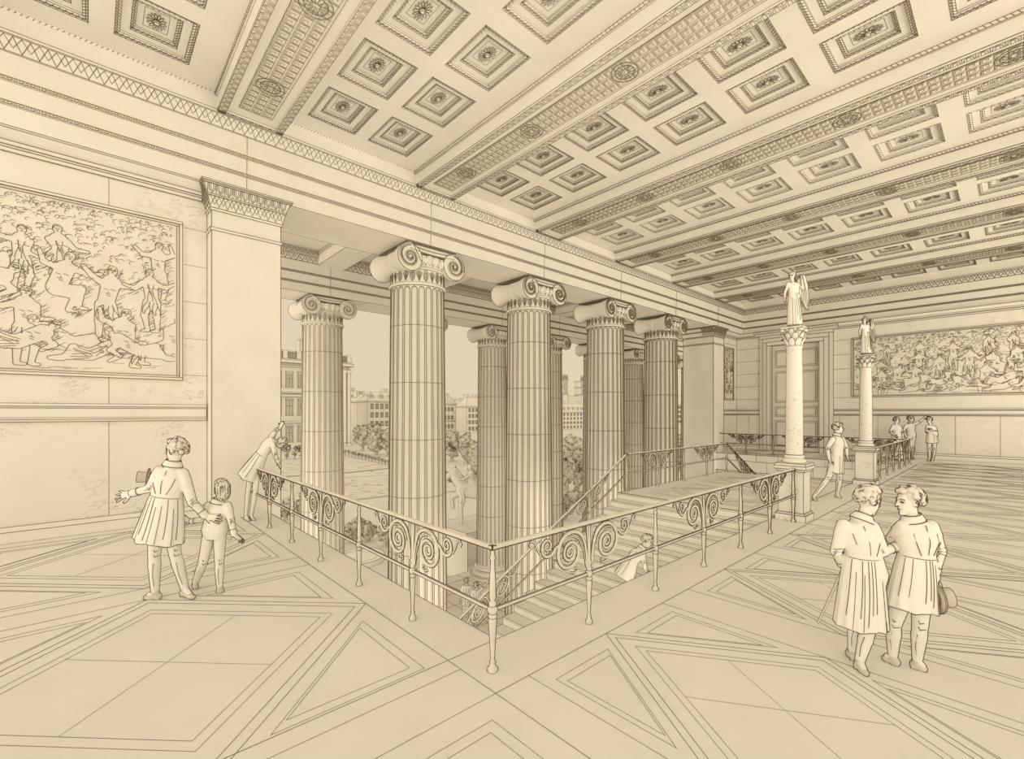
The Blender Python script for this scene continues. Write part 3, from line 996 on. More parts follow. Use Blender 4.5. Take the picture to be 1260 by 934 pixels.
# ------------------------------------------------------------------ outdoors
R = random.Random(7)
def on_ground(px, py):
    return unproject(px, py, FPX * (EYEZ - ZG) / (py - HY))
def x_at(px, y):
    t = (px - CX) / FPX
    return y * (DX + RX * t) / (RX - DX * t)
g = MB()
g.box((-150, 20.6, ZG - .5), (700, 620, ZG))
g.box((-150, 3.2, ZG - .5), (700, 20.6, ZG - .1))
g.build('ground', M_FACADE, ink=None)['kind'] = 'structure'
for i, poly in enumerate(([(300, 569), (418, 561), (478, 573), (640, 612), (640, 590), (478, 577), (420, 583), (300, 590)],
                          [(300, 598), (420, 589), (478, 585), (640, 577), (640, 600), (478, 611), (420, 618), (300, 634)])):
    P = [on_ground(*q) for q in poly]
    m = MB()
    n = len(P)
    if i == 0:
        P = [on_ground(*q) for q in ((300, 569), (418, 561), (478, 572), (478, 577), (420, 583), (300, 590))]
        n = 6
    m.add([(p.x, p.y, ZG) for p in P] + [(p.x, p.y, ZG + .12) for p in P], [tuple(range(n)), tuple(range(n, 2 * n))] + [(k, (k + 1) % n, n + (k + 1) % n, n + k) for k in range(n)])
    for k in range(260 if i else 90):
        px, py = R.uniform(335, 620), R.uniform(590, 622) if i else R.uniform(568, 584)
        if i == 0 and px > 470:
            continue
        lo = 589 - (px - 420) * .055 if i else 0
        hi = 618 - (px - 420) * .12
        if i and not (lo + 2 < py < hi - 2):
            continue
        a, b = on_ground(px, py), on_ground(px + R.uniform(3, 9), py - .3)
        m.line([(a.x, a.y, ZG + .13), (b.x, b.y, ZG + .13)], .45)
    m.build('lawn', M_LAWN, lw=.6)['kind'] = 'structure'

def crown_mesh(c, rx, rz, n, seed, lw, blob=.36, arcs=120, voxel=None):
    q = random.Random(seed)
    b = MB()
    pts = []
    for i in range(n):
        while True:
            v = Vector((q.uniform(-1, 1), q.uniform(-1, 1), q.uniform(-1, 1)))
            if v.length < 1:
                break
        v = v * .78
        p = Vector((c[0] + v.x * rx, c[1] + v.y * rx, c[2] + v.z * rz))
        r = min(rx, rz) * blob * q.uniform(.6, 1.05)
        pts.append((p, r))
        b.ell(p, (r, 0, 0), (0, r, 0), (0, 0, r * .9), 10, 6)
    o = remeshed(b, voxel or min(rx, rz) / 9, 1)
    # leaf scribbles lying on the clumps
    for i in range(arcs):
        p, r = q.choice(pts)
        a, e = q.uniform(0, 6.28), q.uniform(-.5, 1.2)
        d = Vector((math.cos(a) * math.cos(e), math.sin(a) * math.cos(e), math.sin(e)))
        s1 = d.orthogonal().normalized()
        s2 = d.cross(s1)
        w = r * q.uniform(.14, .36)
        k0 = q.uniform(0, 6.28)
        o.line([p + d * (r * 1.03) + (s1 * math.cos(k0 + k) + s2 * math.sin(k0 + k)) * w * .7 for k in (0, .7, 1.5, 2.3, 3.1)], lw)
    return o

def tree(name, px, base, top, wpx, label, group, cat='tree', seed=0, trunk=True, n=34, arcs=150, lw=.5, low=.25):
    p = on_ground(px, base)
    d = DX * p.x + RX * p.y
    h = (base - top) * d / FPX
    w = wpx * d / FPX / 2
    e = thing(name, (p.x, p.y, ZG), label, cat, group)
    zl = ZG + h * (low if trunk else .02)
    zc = (zl + ZG + h) / 2
    crown_mesh((p.x, p.y, zc), w, (ZG + h - zl) / 2, n, seed, lw, arcs=arcs).build('foliage', M_LEAF, e, ink=None, contour=.65)
    m = MB()
    r = max(.05, .05 * h)
    m.tube([(p.x, p.y, ZG), (p.x + r * .3, p.y, ZG + h * .25), (p.x, p.y, zc)], [r, r * .75, r * .5], 8)
    m.build('trunk', M_LEAF, e, ink=None, contour=.6)
    return e

# distant town
def windows(e, x0, x1, y, rows, step, w, h, lw, arched=False):
    n = max(1, int((x1 - x0 - .6) / step))
    off = (x1 - x0 - (n - 1) * step) / 2
    for z in rows:
        for i in range(n):
            xc = x0 + off + i * step
            if not in_view((xc, y, z), 10):
                continue
            m = MB()
            m.box((xc - w * .72, y - .12, z - h * .56), (xc + w * .72, y + .05, z - h * .5))
            m.box((xc - w * .7, y - .12, z + h * .56), (xc + w * .7, y + .05, z + h * .64))
            for s in (-1, 1):
                m.box((xc + s * w * .6 - w * .09, y - .08, z - h * .5), (xc + s * w * .6 + w * .09, y + .05, z + h * .56))
            f = m.build('window', M_FACADE, e, lw=lw)
            m = MB()
            if arched:
                prof = [(xc - w * .5, z - h * .5), (xc + w * .5, z - h * .5), (xc + w * .5, z + h * .3)] + [(xc + w * .5 * math.cos(a), z + h * .3 + w * .4 * math.sin(a)) for a in (.5, 1.05, 1.57, 2.1, 2.64)] + [(xc - w * .5, z + h * .3)]
                k = len(prof)
                m.add([(u, y - .02, v) for u, v in prof] + [(u, y + .05, v) for u, v in prof], [tuple(range(k)), tuple(range(k, 2 * k))[::-1]] + [(j, (j + 1) % k, k + (j + 1) % k, k + j) for j in range(k)])
            else:
                m.box((xc - w * .5, y - .03, z - h * .5), (xc + w * .5, y + .05, z + h * .5))
            m.line([(xc, y - .05, z - h * .5), (xc, y - .05, z + h * .45)], lw)
            m.line([(xc - w * .5, y - .05, z + h * .1), (xc + w * .5, y - .05, z + h * .1)], lw)
            m.build('pane', M_PANE, f, lw=lw)

yp = 150
px0, px1 = x_at(296, yp), x_at(429, yp)
e = thing('palace', ((px0 + px1) / 2, yp + 15, ZG), 'big three-storeyed palace with arched windows and roof balustrade across the lawn', 'palace')
m = MB()
m.box((px0, yp, ZG), (px1, yp + 40, 17.2))
for z, o, h in ((-1.2, .35, .6), (6.9, .35, .7), (7.9, .2, .3), (16.0, .4, .5), (17.2, 1.2, .9), (18.1, .8, .4)):
    m.box((px0 - o, yp - o, z), (px1 + o, yp + 40, z + h))
m.build('wall', M_FACADE, e, lw=.55)
m = MB()
m.box((px0, yp - .2, 20.6), (px1, yp + .3, 20.9))
for i in range(9):
    x = px0 + (px1 - px0) * i / 8
    m.box((x - .7, yp - .4, 18.5), (x + .7, yp + .6, 21.1))
for i in range(80):
    x = px0 + (px1 - px0) * (i + .5) / 80
    m.box((x - .09, yp - .1, 18.5), (x + .09, yp + .15, 20.6))
m.build('roof_balustrade', M_FACADE, e, lw=.4)
windows(e, px0 + .5, px1 - 2.5, yp, (12.0,), 3.4, 1.6, 4.2, .5, True)
windows(e, px0 + .5, px1 - 2.5, yp, (3.6, -4.6), 3.4, 1.6, 4.4, .5)
m = MB()
for x in (px1 - 1.6, px1 - .2):
    m.lathe([(.75, ZG), (.75, ZG + .9), (.6, ZG + 1.0), (.52, 14.8), (.75, 15.2), (.8, 16)], (x, yp - .6, 0), 12)
m.build('corner_column', M_FACADE, e, lw=.5, contour=.6)
m = MB()
xs = x_at(367, yp)
m.ell((xs, yp, 23.3), (.6, 0, 0), (0, .5, 0), (0, 0, 1.2), 8, 6)
m.ell((xs + .3, yp, 25.0), (.4, 0, 0), (0, .4, 0), (0, 0, .5), 8, 6)
m.capsule((xs, yp, 21), (xs, yp, 22.5), .7, .5, 8)
m.capsule((xs + .4, yp, 24), (xs + 1.5, yp, 25.2), .2, .15, 6)
m.build('roof_figure', M_FACADE, e, ink=None, contour=.6)

def house(pa, pb, ytop, yeave, y, label, step=2.4, rows=4, roof='hip', dormers=False):
    x0, x1 = x_at(pa, y), x_at(pb, y)
    d = DX * (x0 + x1) / 2 + RX * y
    Z = lambda py: EYEZ - (py - HY) * d / FPX
    ze, zt = Z(yeave), Z(ytop)
    e = thing('town_house', ((x0 + x1) / 2, y + 8, ZG), label, 'house', 'houses of the town beyond the trees')
    m = MB()
    m.box((x0, y, ZG), (x1, y + 10, ze))
    m.box((x0 - .3, y - .35, ze - .5), (x1 + .3, y + 10.3, ze))
    m.box((x0, y - .15, ZG + (ze - ZG) * .36), (x1, y, ZG + (ze - ZG) * .36 + .4))
    m.build('wall', M_FACADE, e, lw=.5)
    m = MB()
    k = min(3.5, (x1 - x0) * .25)
    if roof == 'gable':
        m.add([(x0 - .3, y - .4, ze), (x1 + .3, y - .4, ze), (x1 + .3, y + 10.3, ze), (x0 - .3, y + 10.3, ze), ((x0 + x1) / 2, y - .4, zt), ((x0 + x1) / 2, y + 10.3, zt)],
              [(0, 3, 2, 1), (0, 1, 4), (2, 3, 5), (1, 2, 5, 4), (3, 0, 4, 5)])
    else:
        m.add([(x0 - .3, y - .4, ze), (x1 + .3, y - .4, ze), (x1 + .3, y + 10.3, ze), (x0 - .3, y + 10.3, ze), (x0 + k, y + 4, zt), (x1 - k, y + 4, zt), (x1 - k, y + 6, zt), (x0 + k, y + 6, zt)],
              [(0, 3, 2, 1), (4, 5, 6, 7), (0, 1, 5, 4), (1, 2, 6, 5), (2, 3, 7, 6), (3, 0, 4, 7)])
    rf = m.build('roof', M_FACADE, e, lw=.55)
    m = MB()
    for f in (.3, .72):
        xc = x0 + (x1 - x0) * f
        m.box((xc - .5, y + 4, zt - 1.5), (xc + .5, y + 8.2, zt + 1.6))
    m.build('chimney', M_FACADE, rf, lw=.45)
    hh = ze - ZG
    zs = [ZG + hh * f for f in ((.18, .5, .8) if rows == 3 else (.13, .38, .62, .85))]
    windows(e, x0 + .3, x1 - .3, y, [z for z in zs if Z(560) < z], step, .95, hh * .11, .45)
    if dormers:
        n = max(2, int((x1 - x0) / 4.5))
        for i in range(n):
            xc = x0 + (x1 - x0) * (i + .5) / n
            m = MB()
            zz = ze + (zt - ze) * .2
            m.box((xc - .8, y + .6, zz), (xc + .8, y + 4, zz + 1.6))
            m.add([(xc - 1, y + .5, zz + 1.6), (xc + 1, y + .5, zz + 1.6), (xc, y + .5, zz + 2.4), (xc - 1, y + 4, zz + 1.6), (xc + 1, y + 4, zz + 1.6), (xc, y + 4, zz + 2.4)], [(0, 1, 2), (3, 5, 4), (0, 2, 5, 3), (1, 4, 5, 2), (0, 3, 4, 1)])
            m.line([(xc - .4, y + .58, zz + .2), (xc - .4, y + .58, zz + 1.3), (xc + .4, y + .58, zz + 1.3), (xc + .4, y + .58, zz + .2)], .45)
            m.build('dormer', M_FACADE, rf, lw=.45)
house(428, 444, 481, 486, 224, 'narrow flat-fronted town house next to the palace corner', rows=4)
house(440, 456, 485, 494, 208, 'small pale town house with steep gable left of the long terrace', roof='gable')
house(452, 540, 483, 494, 188, 'long terrace house with dormers above the big tree clump', dormers=True, step=2.3)
house(543, 561, 487, 497, 222, 'gabled town house just right of the nearest big column', roof='gable', rows=3)
house(559, 577, 493, 503, 238, 'low town house with hipped roof beyond the equestrian statue', step=3.2)
house(574, 598, 489, 500, 205, 'broad town house partly behind the outer column with a round base')
house(686, 730, 497, 507, 195, 'large town house with dormers standing below the church towers', dormers=True, step=3.4, rows=4)
house(833, 852, 488, 498, 210, 'town house sliver seen beside the far pier')
# twin-towered church
yc_ = 250
xa, xb = x_at(692.5, yc_), x_at(721.5, yc_)
dd = DX * (xa + xb) / 2 + RX * yc_
Zc = lambda py: EYEZ - (py - HY) * dd / FPX
e = thing('church', ((xa + xb) / 2, yc_ + 20, ZG), 'church with two square pinnacled towers above the roofs', 'church')
m = MB()
m.box((xa + 3, yc_ + 4, ZG), (xb - 3, yc_ + 45, Zc(487)))
m.build('nave', M_FACADE, e, lw=.5)
for a, b in ((xa + .5, xa + 6.2), (xb - 7, xb - 1.0)):
    m = MB()
    m.box((a, yc_, ZG), (b, yc_ + 7, Zc(469)))
    for py in (469, 477, 486):
        m.box((a - .3, yc_ - .3, Zc(py)), (b + .3, yc_ + 7.3, Zc(py) + .7))
    tw = m.build('tower', M_FACADE, e, lw=.55)
    for k in range(2):
        for j in range(2):
            m = MB()
            xc = a + (b - a) * (.3 + .4 * k)
            z0, z1 = (Zc(476), Zc(470.5)) if j == 0 else (Zc(485), Zc(478.5))
            m.box((xc - .6, yc_ - .05, z0), (xc + .6, yc_ + .1, z1))
            m.build('belfry_opening', M_PANE, tw, lw=.5)
    for k in range(5):
        xc = a + (b - a) * k / 4
        m = MB()
        m.lathe([(.45, Zc(469)), (.4, Zc(466)), (.02, Zc(461.5))], (xc, yc_ + .3, 0), 6)
        m.build('pinnacle', M_FACADE, tw, lw=.5)

# planting
for i in range(15):
    f = i / 14
    tree('clipped_tree', 421 + 57 * f, 559.5 + 14 * f, 552 + 12.5 * f, 4.6 + 1.2 * f, 'small clipped round tree in the slanting row along the lawn', 'clipped trees along the lawn', seed=i, n=9, arcs=16, lw=.5, low=.35)
for i, px in enumerate((343, 352.5, 362.3, 371.5)):
    tree('clipped_tree', px, 566, 555.5, 7, 'round clipped bush in the short row before the palace', 'round bushes before the palace', seed=40 + i, n=9, arcs=26, low=.25)
for px, b, t, w, lab, sd in ((446, 555, 519, 22, 'dark bushy tree at the left edge of the clump beyond the lawn', 1), (463, 560, 519, 24, 'dense bushy tree in the middle of the clump beyond the lawn', 2), (478, 562, 521, 22, 'bushy tree against the nearest big column', 3),
                            (556, 568, 526, 24, 'feathery pale tree just right of the nearest big column', 4), (573, 572, 528, 20, 'slim tree between feathery tree and outer column', 5), (585, 592, 534, 26, 'dark tall tree behind the rider of the statue', 6),
                            (696, 612, 540, 24, 'leafy tree at left of the gap beside the third inner column', 7), (710, 606, 536, 28, 'tall leafy tree in the gap left of the third inner column', 8), (722, 594, 545, 22, 'leafy tree partly behind the third inner column', 9),
                            (704, 574, 534, 40, 'broad tree closing the view below the town house and church', 11),
                            (841, 600, 520, 22, 'dark tree sliver beside the far pier', 10)):
    tree('leafy_tree', px, b, t, w, lab, 'trees of the square', seed=100 + sd, n=60, arcs=700, lw=.7, low=.02)
for i, (px, b, t, w, lab) in enumerate(((352, 556, 546, 14, 'low dark shrub before the palace wall at left'), (368, 556, 547, 13, 'low dark shrub before the palace wall beside the outer column'),
        (432, 668, 640, 22, 'leafy shrub seen through the railing, left of the plain baluster'), (454, 666, 638, 22, 'leafy shrub seen through the railing, right of the plain baluster'), (476, 672, 640, 24, 'leafy shrub below the railing beside the big column'),
        (441, 655, 634, 18, 'small shrub behind the others under the railing'), (372, 632, 606, 20, 'shrub at the foot of the lone outer column'), (352, 640, 612, 22, 'shrub beside the leaning child under the railing'),
        (553, 664, 640, 18, 'low shrub under the rearing horse'), (568, 656, 640, 16, 'low shrub beside the statue pedestal'),
        (694, 640, 606, 22, 'round shrub above the sloping stair rail'), (708, 626, 598, 24, 'taller round shrub above the sloping stair rail'), (722, 634, 606, 18, 'round shrub against the third inner column'),
        (556, 594, 584, 12, 'tiny hedge bush beyond the statue, left'), (566, 593, 584, 12, 'tiny hedge bush beyond the horse head'), (551, 588, 580, 10, 'tiny hedge bush touching the big column'))):
    tree('shrub', px, b, t, w, lab, 'shrubs of the garden', 'shrub', seed=200 + i, trunk=False, n=34, arcs=380, lw=.65)
p = on_ground(436, 690)
m = MB()
m.lathe([(2.2, 0), (2.2, .35), (2.0, .4), (1.75, .36), (1.7, .2), (0.01, .18)], (p.x, p.y, ZG), 40, caps=False)
tag(m.build('basin', M_STONE, ink=40, lw=.6), 'round low stone basin on the ground below the railing', 'basin')

# equestrian statue on its block
bx, by, bz = 18.7, 24.0, -5.1
e = thing('equestrian_statue', (bx, by, ZG), 'statue of a rider on a rearing horse between the columns', 'statue')
m = MB()
for a, b, w_ in ((ZG, ZG + .8, 2.1), (ZG + .8, bz - .4, 1.85), (bz - .4, bz, 2.0)):
    m.box((bx - w_, by - w_ * .9, a), (bx + w_, by + w_ * .9, b))
m.build('pedestal', M_STONE, e, lw=.6)
hf, hs = Vector((-.80, .60, 0)), Vector((.60, .80, 0))
o0 = unproject(566, 650, DX * bx + RX * by)
o0 = Vector((o0.x, o0.y, bz))
H = lambda f, s, z: o0 + hf * f + hs * s + Vector((0, 0, z))
b = MB()
cp = lambda p, q, r0, r1: b.capsule(H(*p), H(*q), r0, r1, 12)
cp((-1.75, 0, 2.0), (-.25, 0, 2.2), .56, .54)
cp((-.2, 0, 2.35), (.3, 0, 2.95), .44, .30); cp((.3, 0, 2.95), (.42, 0, 3.35), .30, .24)
cp((.40, 0, 3.38), (.70, 0, 3.18), .24, .19); cp((.70, 0, 3.18), (1.02, 0, 2.82), .19, .13)
for s in (-1, 1):
    cp((.30, s * .12, 3.52), (.28, s * .14, 3.74), .07, .02)
    cp((-1.8, s * .28, 1.95), (-1.5, s * .3, 1.3), .36, .22); cp((-1.5, s * .3, 1.3), (-2.0, s * .3, .82), .19, .12); cp((-2.0, s * .3, .82), (-1.9, s * .3, .1), .11, .12)
cp((-.2, -.28, 2.0), (-.05, -.3, 1.05), .28, .15); cp((-.05, -.3, 1.05), (-.1, -.3, .1), .13, .12)
cp((-.15, .28, 2.05), (.55, .3, 1.65), .28, .16); cp((.55, .3, 1.65), (.45, .3, .98), .13, .11)
cp((-2.2, 0, 2.2), (-2.6, 0, 1.1), .17, .1)
for k in range(6):
    cp((-.25 + .1 * k, 0, 2.85 + .14 * k), (-.38 + .1 * k, .05, 2.7 + .14 * k), .1, .05)
remeshed(b, .05, 3).build('horse', M_STONE, e, ink=None, contour=.8, smooth=True)
b = MB()
cp((-.75, 0, 2.6), (-.7, 0, 3.15), .24, .25); cp((-.7, 0, 3.2), (-.66, 0, 3.45), .2, .08); b.ell(H(-.63, 0, 3.68), hf * .16, hs * .14, (0, 0, .2), 12, 8)
for s in (-1, 1):
    cp((-.72, s * .2, 2.5), (-.15, s * .5, 2.2), .19, .14); cp((-.15, s * .5, 2.2), (-.3, s * .52, 1.5), .12, .07); cp((-.3, s * .52, 1.5), (-.08, s * .52, 1.4), .07, .05)
cp((-.7, -.27, 3.2), (-.25, -.42, 2.95), .1, .08); cp((-.25, -.42, 2.95), (.15, -.2, 2.9), .075, .06)
cp((-.7, .27, 3.2), (-1.0, .45, 3.0), .1, .08); cp((-1.0, .45, 3.0), (-.75, .55, 3.45), .075, .06)
cp((-.9, 0, 2.5), (-1.2, .1, 2.3), .3, .2)
remeshed(b, .04, 3).build('rider', M_STONE, e, ink=None, contour=.8, smooth=True)
# ------------------------------------------------------------------ people
UP = Vector((0, 0, 1))
VR, VF = Vector((RX, -DX, 0)), Vector((DX, RX, 0))     # to the right of / away from the viewpoint

def hand(b, wrist, d, n, s, thumb=1, curl=.35, spread=.12):
    d = d.normalized()
    n = (n - d * n.dot(d)).normalized()
    sd = d.cross(n)
    b.ell(wrist + d * .05 * s, sd * .040 * s, n * .017 * s, d * .056 * s, 10, 6)
    for k in range(4):
        o = (k - 1.5)
        p = wrist + d * (.088 - .004 * abs(o)) * s + sd * o * .021 * s
        dr = (d + sd * o * spread).normalized()
        ln = (.066, .078, .074, .056)[k if thumb < 0 else 3 - k] * s
        for j in range(3):
            dr = (dr + n * curl * .75).normalized()
            q = p + dr * ln * (.45, .32, .25)[j]
            b.capsule(p, q, .0098 * s, .0085 * s, 7)
            p = q
    p = wrist + d * .02 * s + sd * .03 * thumb * s
    dr = (d * .7 + sd * thumb * .7 + n * .25).normalized()
    for j in range(2):
        q = p + dr * (.045 - .012 * j) * s
        b.capsule(p, q, .0125 * s, .0105 * s, 7)
        p = q
        dr = (dr + d * .4).normalized()

def shoe(b, heel, toe, s, lift=0.0):
    d = (toe - heel)
    d = d.normalized()
    h = heel + UP * (.036 * s + lift)
    t = toe + UP * .026 * s
    side = d.cross(UP)
    b.ell(h, side * .034 * s, d * .04 * s, UP * .036 * s, 10, 6)
    m1 = h.lerp(t, .55)
    b.capsule(h, m1, .034 * s, .036 * s, 10)
    b.capsule(m1 - UP * .004 * s, t - d * .03 * s, .036 * s, .026 * s, 10)
    b.box(tuple(h - Vector((.026, .026, .036)) * s), tuple(h + Vector((.026, .026, 0)) * s))

def person(name, label, J, s, F, back=True, voxel=.009, lw=1.05, coat='frock', hair='curls', hem=None, hands=None, trousers=True, group=None,
           pleats=(205, 225, 245, 262, 275, 290, 312, 335), body_mat=None, cloth_mat=None, hair_mat=None, wave=.035, flat=.74, parts_only=None, category='person', waist_w=.135, shoes=True, scale_leg=1.0):
    body_mat, cloth_mat, hair_mat = body_mat or M_SKIN, cloth_mat or M_CLOTH, hair_mat or M_HAIR
    root = parts_only or thing(name, (J['hipL'] + J['hipR']) / 2 * 1.0 - UP * ((J['hipL'].z + J['hipR'].z) / 2 - min(J['heelL'].z, J['heelR'].z)), label, category, group)
    F = F.normalized()
    hc = J['head']
    U = J.get('headup', UP)
    Rv = F.cross(U).normalized()
    U = Rv.cross(F).normalized()
    rs = (J['shR'] - J['shL']).normalized()
    rh = (J['hipR'] - J['hipL']).normalized()
    hm, sm = (J['hipL'] + J['hipR']) / 2, (J['shL'] + J['shR']) / 2
    spine = (sm - hm).normalized()
    sg = 1 if back else -1
    def ring(c, r, a, bb, n=20, ax=None):
        ax = ax or spine
        r = (r - ax * r.dot(ax)).normalized()
        f = ax.cross(r)
        return [c + r * a * math.cos(2 * math.pi * k / n) + f * bb * math.sin(2 * math.pi * k / n) for k in range(n)]
    hw = (J['hipR'] - J['hipL']).length / 2
    shw = min(max((J['shR'] - J['shL']).length / 2, .13 * s), .2 * s)
    def torso(b, o):
        b.loft([ring(hm - spine * .10 * s, rh, .12 * s + o, .09 * s + o), ring(hm, rh, .158 * s + o, .118 * s + o), ring(hm.lerp(sm, .30), rh, .142 * s + o, .105 * s + o), ring(hm.lerp(sm, .46), rh.lerp(rs, .5), waist_w * s + o, .098 * s + o),
                ring(hm.lerp(sm, .75), rs, .16 * s + o, .115 * s + o), ring(hm.lerp(sm, .92), rs, shw * .98 + o * .6, .10 * s + o), ring(sm + spine * .015 * s, rs, shw * .92, .075 * s + o * .6), ring(sm + spine * .05 * s, rs, shw * .5, .06 * s + o * .4)])
    b = MB()
    torso(b, 0)
    # head and neck
    b.capsule(J['neck'] - spine * .03 * s, hc - U * .06 * s - F * .01 * s, .056 * s, .05 * s, 12)
    b.ell(hc + U * .018 * s - F * .01 * s, Rv * .074 * s, F * .094 * s, U * .098 * s, 16, 10)
    b.ell(hc + F * .022 * s - U * .045 * s, Rv * .056 * s, F * .066 * s, U * .082 * s, 14, 9)
    b.ell(hc + F * .06 * s - U * .108 * s, Rv * .027 * s, F * .026 * s, U * .02 * s, 10, 6)
    b.capsule(hc + F * .086 * s + U * .012 * s, hc + F * .108 * s - U * .03 * s, .009 * s, .014 * s, 8)
    b.ell(hc + F * .078 * s + U * .022 * s, Rv * .044 * s, F * .015 * s, U * .011 * s, 10, 5)
    b.ell(hc + F * .082 * s - U * .067 * s, Rv * .022 * s, F * .013 * s, U * .009 * s, 10, 5)
    for q in (-1, 1):
        b.ell(hc + Rv * q * .074 * s - U * .012 * s - F * .012 * s, Rv * .010 * s, F * .020 * s, U * .032 * s, 8, 6)
    for q, e_, w_ in (('L', 'elL', 'wrL'), ('R', 'elR', 'wrR')):
        b.capsule(J['sh' + q], J[e_], .047 * s, .039 * s)
        b.capsule(J[e_], J[w_], .039 * s, .026 * s)
        hd = (hands or {}).get(q, {})
        d = hd.get('d') or (J[w_] - J[e_])
        hand(b, J[w_], d, hd.get('n') or (UP * -1 if abs(d.normalized().z) < .7 else VR * (1 if q == 'L' else -1)), s * 1.05, hd.get('thumb', 1 if q == 'L' else -1), hd.get('curl', .35), hd.get('spread', .12))
        hip, kn, he, to = J['hip' + q], J['kn' + q], J['heel' + q], J['toe' + q]
        an = he + UP * .085 * s + (to - he) * .18 + UP * J.get('lift' + q, 0)
        J['an' + q] = an
        b.capsule(hip, kn, .084 * s * scale_leg, .056 * s)
        cf = kn.lerp(an, .3)
        b.capsule(kn, cf, .052 * s, .056 * s); b.capsule(cf, an, .056 * s, .036 * s)
        b.capsule(an, an.lerp(to, .5) + UP * .01 * s, .034 * s, .026 * s)
        if not shoes:
            shoe(b, he, to, s * .9, J.get('lift' + q, 0))
    # face lines
    for q in (-1, 1):
        E = hc + F * .083 * s + Rv * q * .031 * s
        b.line([E + U * .022 * s - Rv * q * .014 * s + F * .006 * s, E + U * .028 * s, E + U * .02 * s + Rv * q * .018 * s - F * .012 * s], lw * .8)
        b.line([E - Rv * q * .014 * s + F * .002 * s, E + U * .005 * s + F * .004 * s, E + Rv * q * .015 * s - F * .008 * s], lw * .8)
        b.line([E - Rv * q * .012 * s - U * .004 * s + F * .001 * s, E - U * .006 * s + F * .003 * s, E + Rv * q * .012 * s - U * .003 * s - F * .006 * s], lw * .6)
        er = hc + Rv * q * .085 * s - F * .012 * s
        b.line([er - U * .038 * s, er - F * .014 * s, er + U * .016 * s, er + F * .014 * s, er - U * .01 * s], lw * .6)
    b.line([hc + F * .094 * s - U * .067 * s + Rv * .02 * s - F * .006 * s, hc + F * .097 * s - U * .066 * s, hc + F * .094 * s - U * .067 * s - Rv * .02 * s - F * .006 * s], lw * .7)
    remeshed(b, voxel, 3).build('body', body_mat, root, ink=None, contour=lw, smooth=True, line_mat=M_INKDARK)
    # hair
    if hair:
        b = MB()
        q = random.Random(len(label or '') * 7 + len(name))
        k = 0
        while k < 130:
            v = Vector((q.gauss(0, 1), q.gauss(0, 1), q.gauss(0, 1))).normalized()
            if v.dot(F) > .12 and v.dot(U) < .62 or v.dot(F) > -.22 and v.dot(U) < .12:
                continue
            if v.dot(U) < (-.35 if hair == 'curls' else -.75):
                continue
            if abs(v.dot(Rv)) > .75 and v.dot(U) < .0 and v.dot(F) > -.15 and hair == 'curls':
                continue
            p = hc + U * .018 * s - F * .01 * s + Rv * v.dot(Rv) * .084 * s + F * v.dot(F) * .102 * s + U * v.dot(U) * .112 * s
            if hair == 'curls':
                r = q.uniform(.014, .034) * s
                b.ell(p, VR * r, VF * r, UP * r * .85, 10, 6)
            else:
                dn = (-U * (.085 if v.dot(U) < .3 else .03) - F * .015) * s
                b.capsule(p, p + dn, .022 * s, .015 * s, 7)
            k += 1
        b.ell(hc + U * .024 * s - F * .016 * s, Rv * .079 * s, F * .092 * s, U * .100 * s, 16, 10)
        o = b
        for k in range(70):
            v = Vector((q.gauss(0, 1), q.gauss(0, 1), q.gauss(0, 1))).normalized()
            if v.dot(F) > .05 and v.dot(U) < .62 or v.dot(U) < -.3:
                continue
            c0 = hc + U * .018 * s - F * .01 * s + Rv * v.dot(Rv) * .112 * s + F * v.dot(F) * .128 * s + U * v.dot(U) * .138 * s
            s1 = v.orthogonal().normalized(); s2 = v.cross(s1)
            a0 = q.uniform(0, 6)
            if hair == 'curls':
                o.line([c0 + (s1 * math.cos(a0 + t) + s2 * math.sin(a0 + t)) * (.020 - .004 * t) * s for t in (0, .8, 1.6, 2.4, 3.2)], lw * .5)
            else:
                o.line([c0, c0 - U * .04 * s + v * .004, c0 - U * .08 * s], lw * .5)
        o.build('hair', hair_mat, root, ink=None, contour=lw * .7, smooth=True, line_mat=M_INKDARK)
    # coat, jacket or tunic
    if coat:
        b = MB()
        torso(b, .018 * s)
        for q in ('L', 'R'):
            if coat == 'dress_bare':
                b.capsule(J['sh' + q], J['sh' + q].lerp(J['el' + q], .25), .066 * s, .06 * s)
                continue
            e_, w_ = J['el' + q], J['wr' + q]
            b.capsule(J['sh' + q], J['sh' + q].lerp(e_, .3), .062 * s, .064 * s); b.capsule(J['sh' + q].lerp(e_, .3), e_, .062 * s, .048 * s)
            b.capsule(e_, w_.lerp(e_, .04), .048 * s, .035 * s)
            if voxel < .012:
                fa = (w_ - e_).normalized()
                b.capsule(w_ - fa * .055 * s, w_ - fa * .012 * s, .043 * s, .042 * s)
                b.line(ring(w_ - fa * .075 * s, rs if abs(rs.dot(fa)) < .9 else VF, .044 * s, .044 * s, ax=fa), lw * .6, True)
        nk = J['neck']
        ax = (hc - nk).normalized()
        if coat in ('frock', 'jacket'):
            b.loft([ring(nk - ax * .06 * s, rs, .07 * s, .07 * s, ax=ax), ring(nk - ax * .03 * s, rs, .098 * s, .085 * s, ax=ax), ring(nk - ax * .015 * s, rs, .092 * s, .082 * s, ax=ax), ring(nk + ax * .028 * s, rs, .068 * s, .068 * s, ax=ax), ring(nk + ax * .03 * s, rs, .05 * s, .05 * s, ax=ax)])
            b.line(ring(nk + ax * .032 * s, rs, .070 * s, .070 * s, ax=ax), lw * .8, True)
            b.line(ring(nk - ax * .034 * s, rs, .101 * s, .088 * s, ax=ax), lw * .8, True)
        wc = hm.lerp(sm, .42)
        skirt = None
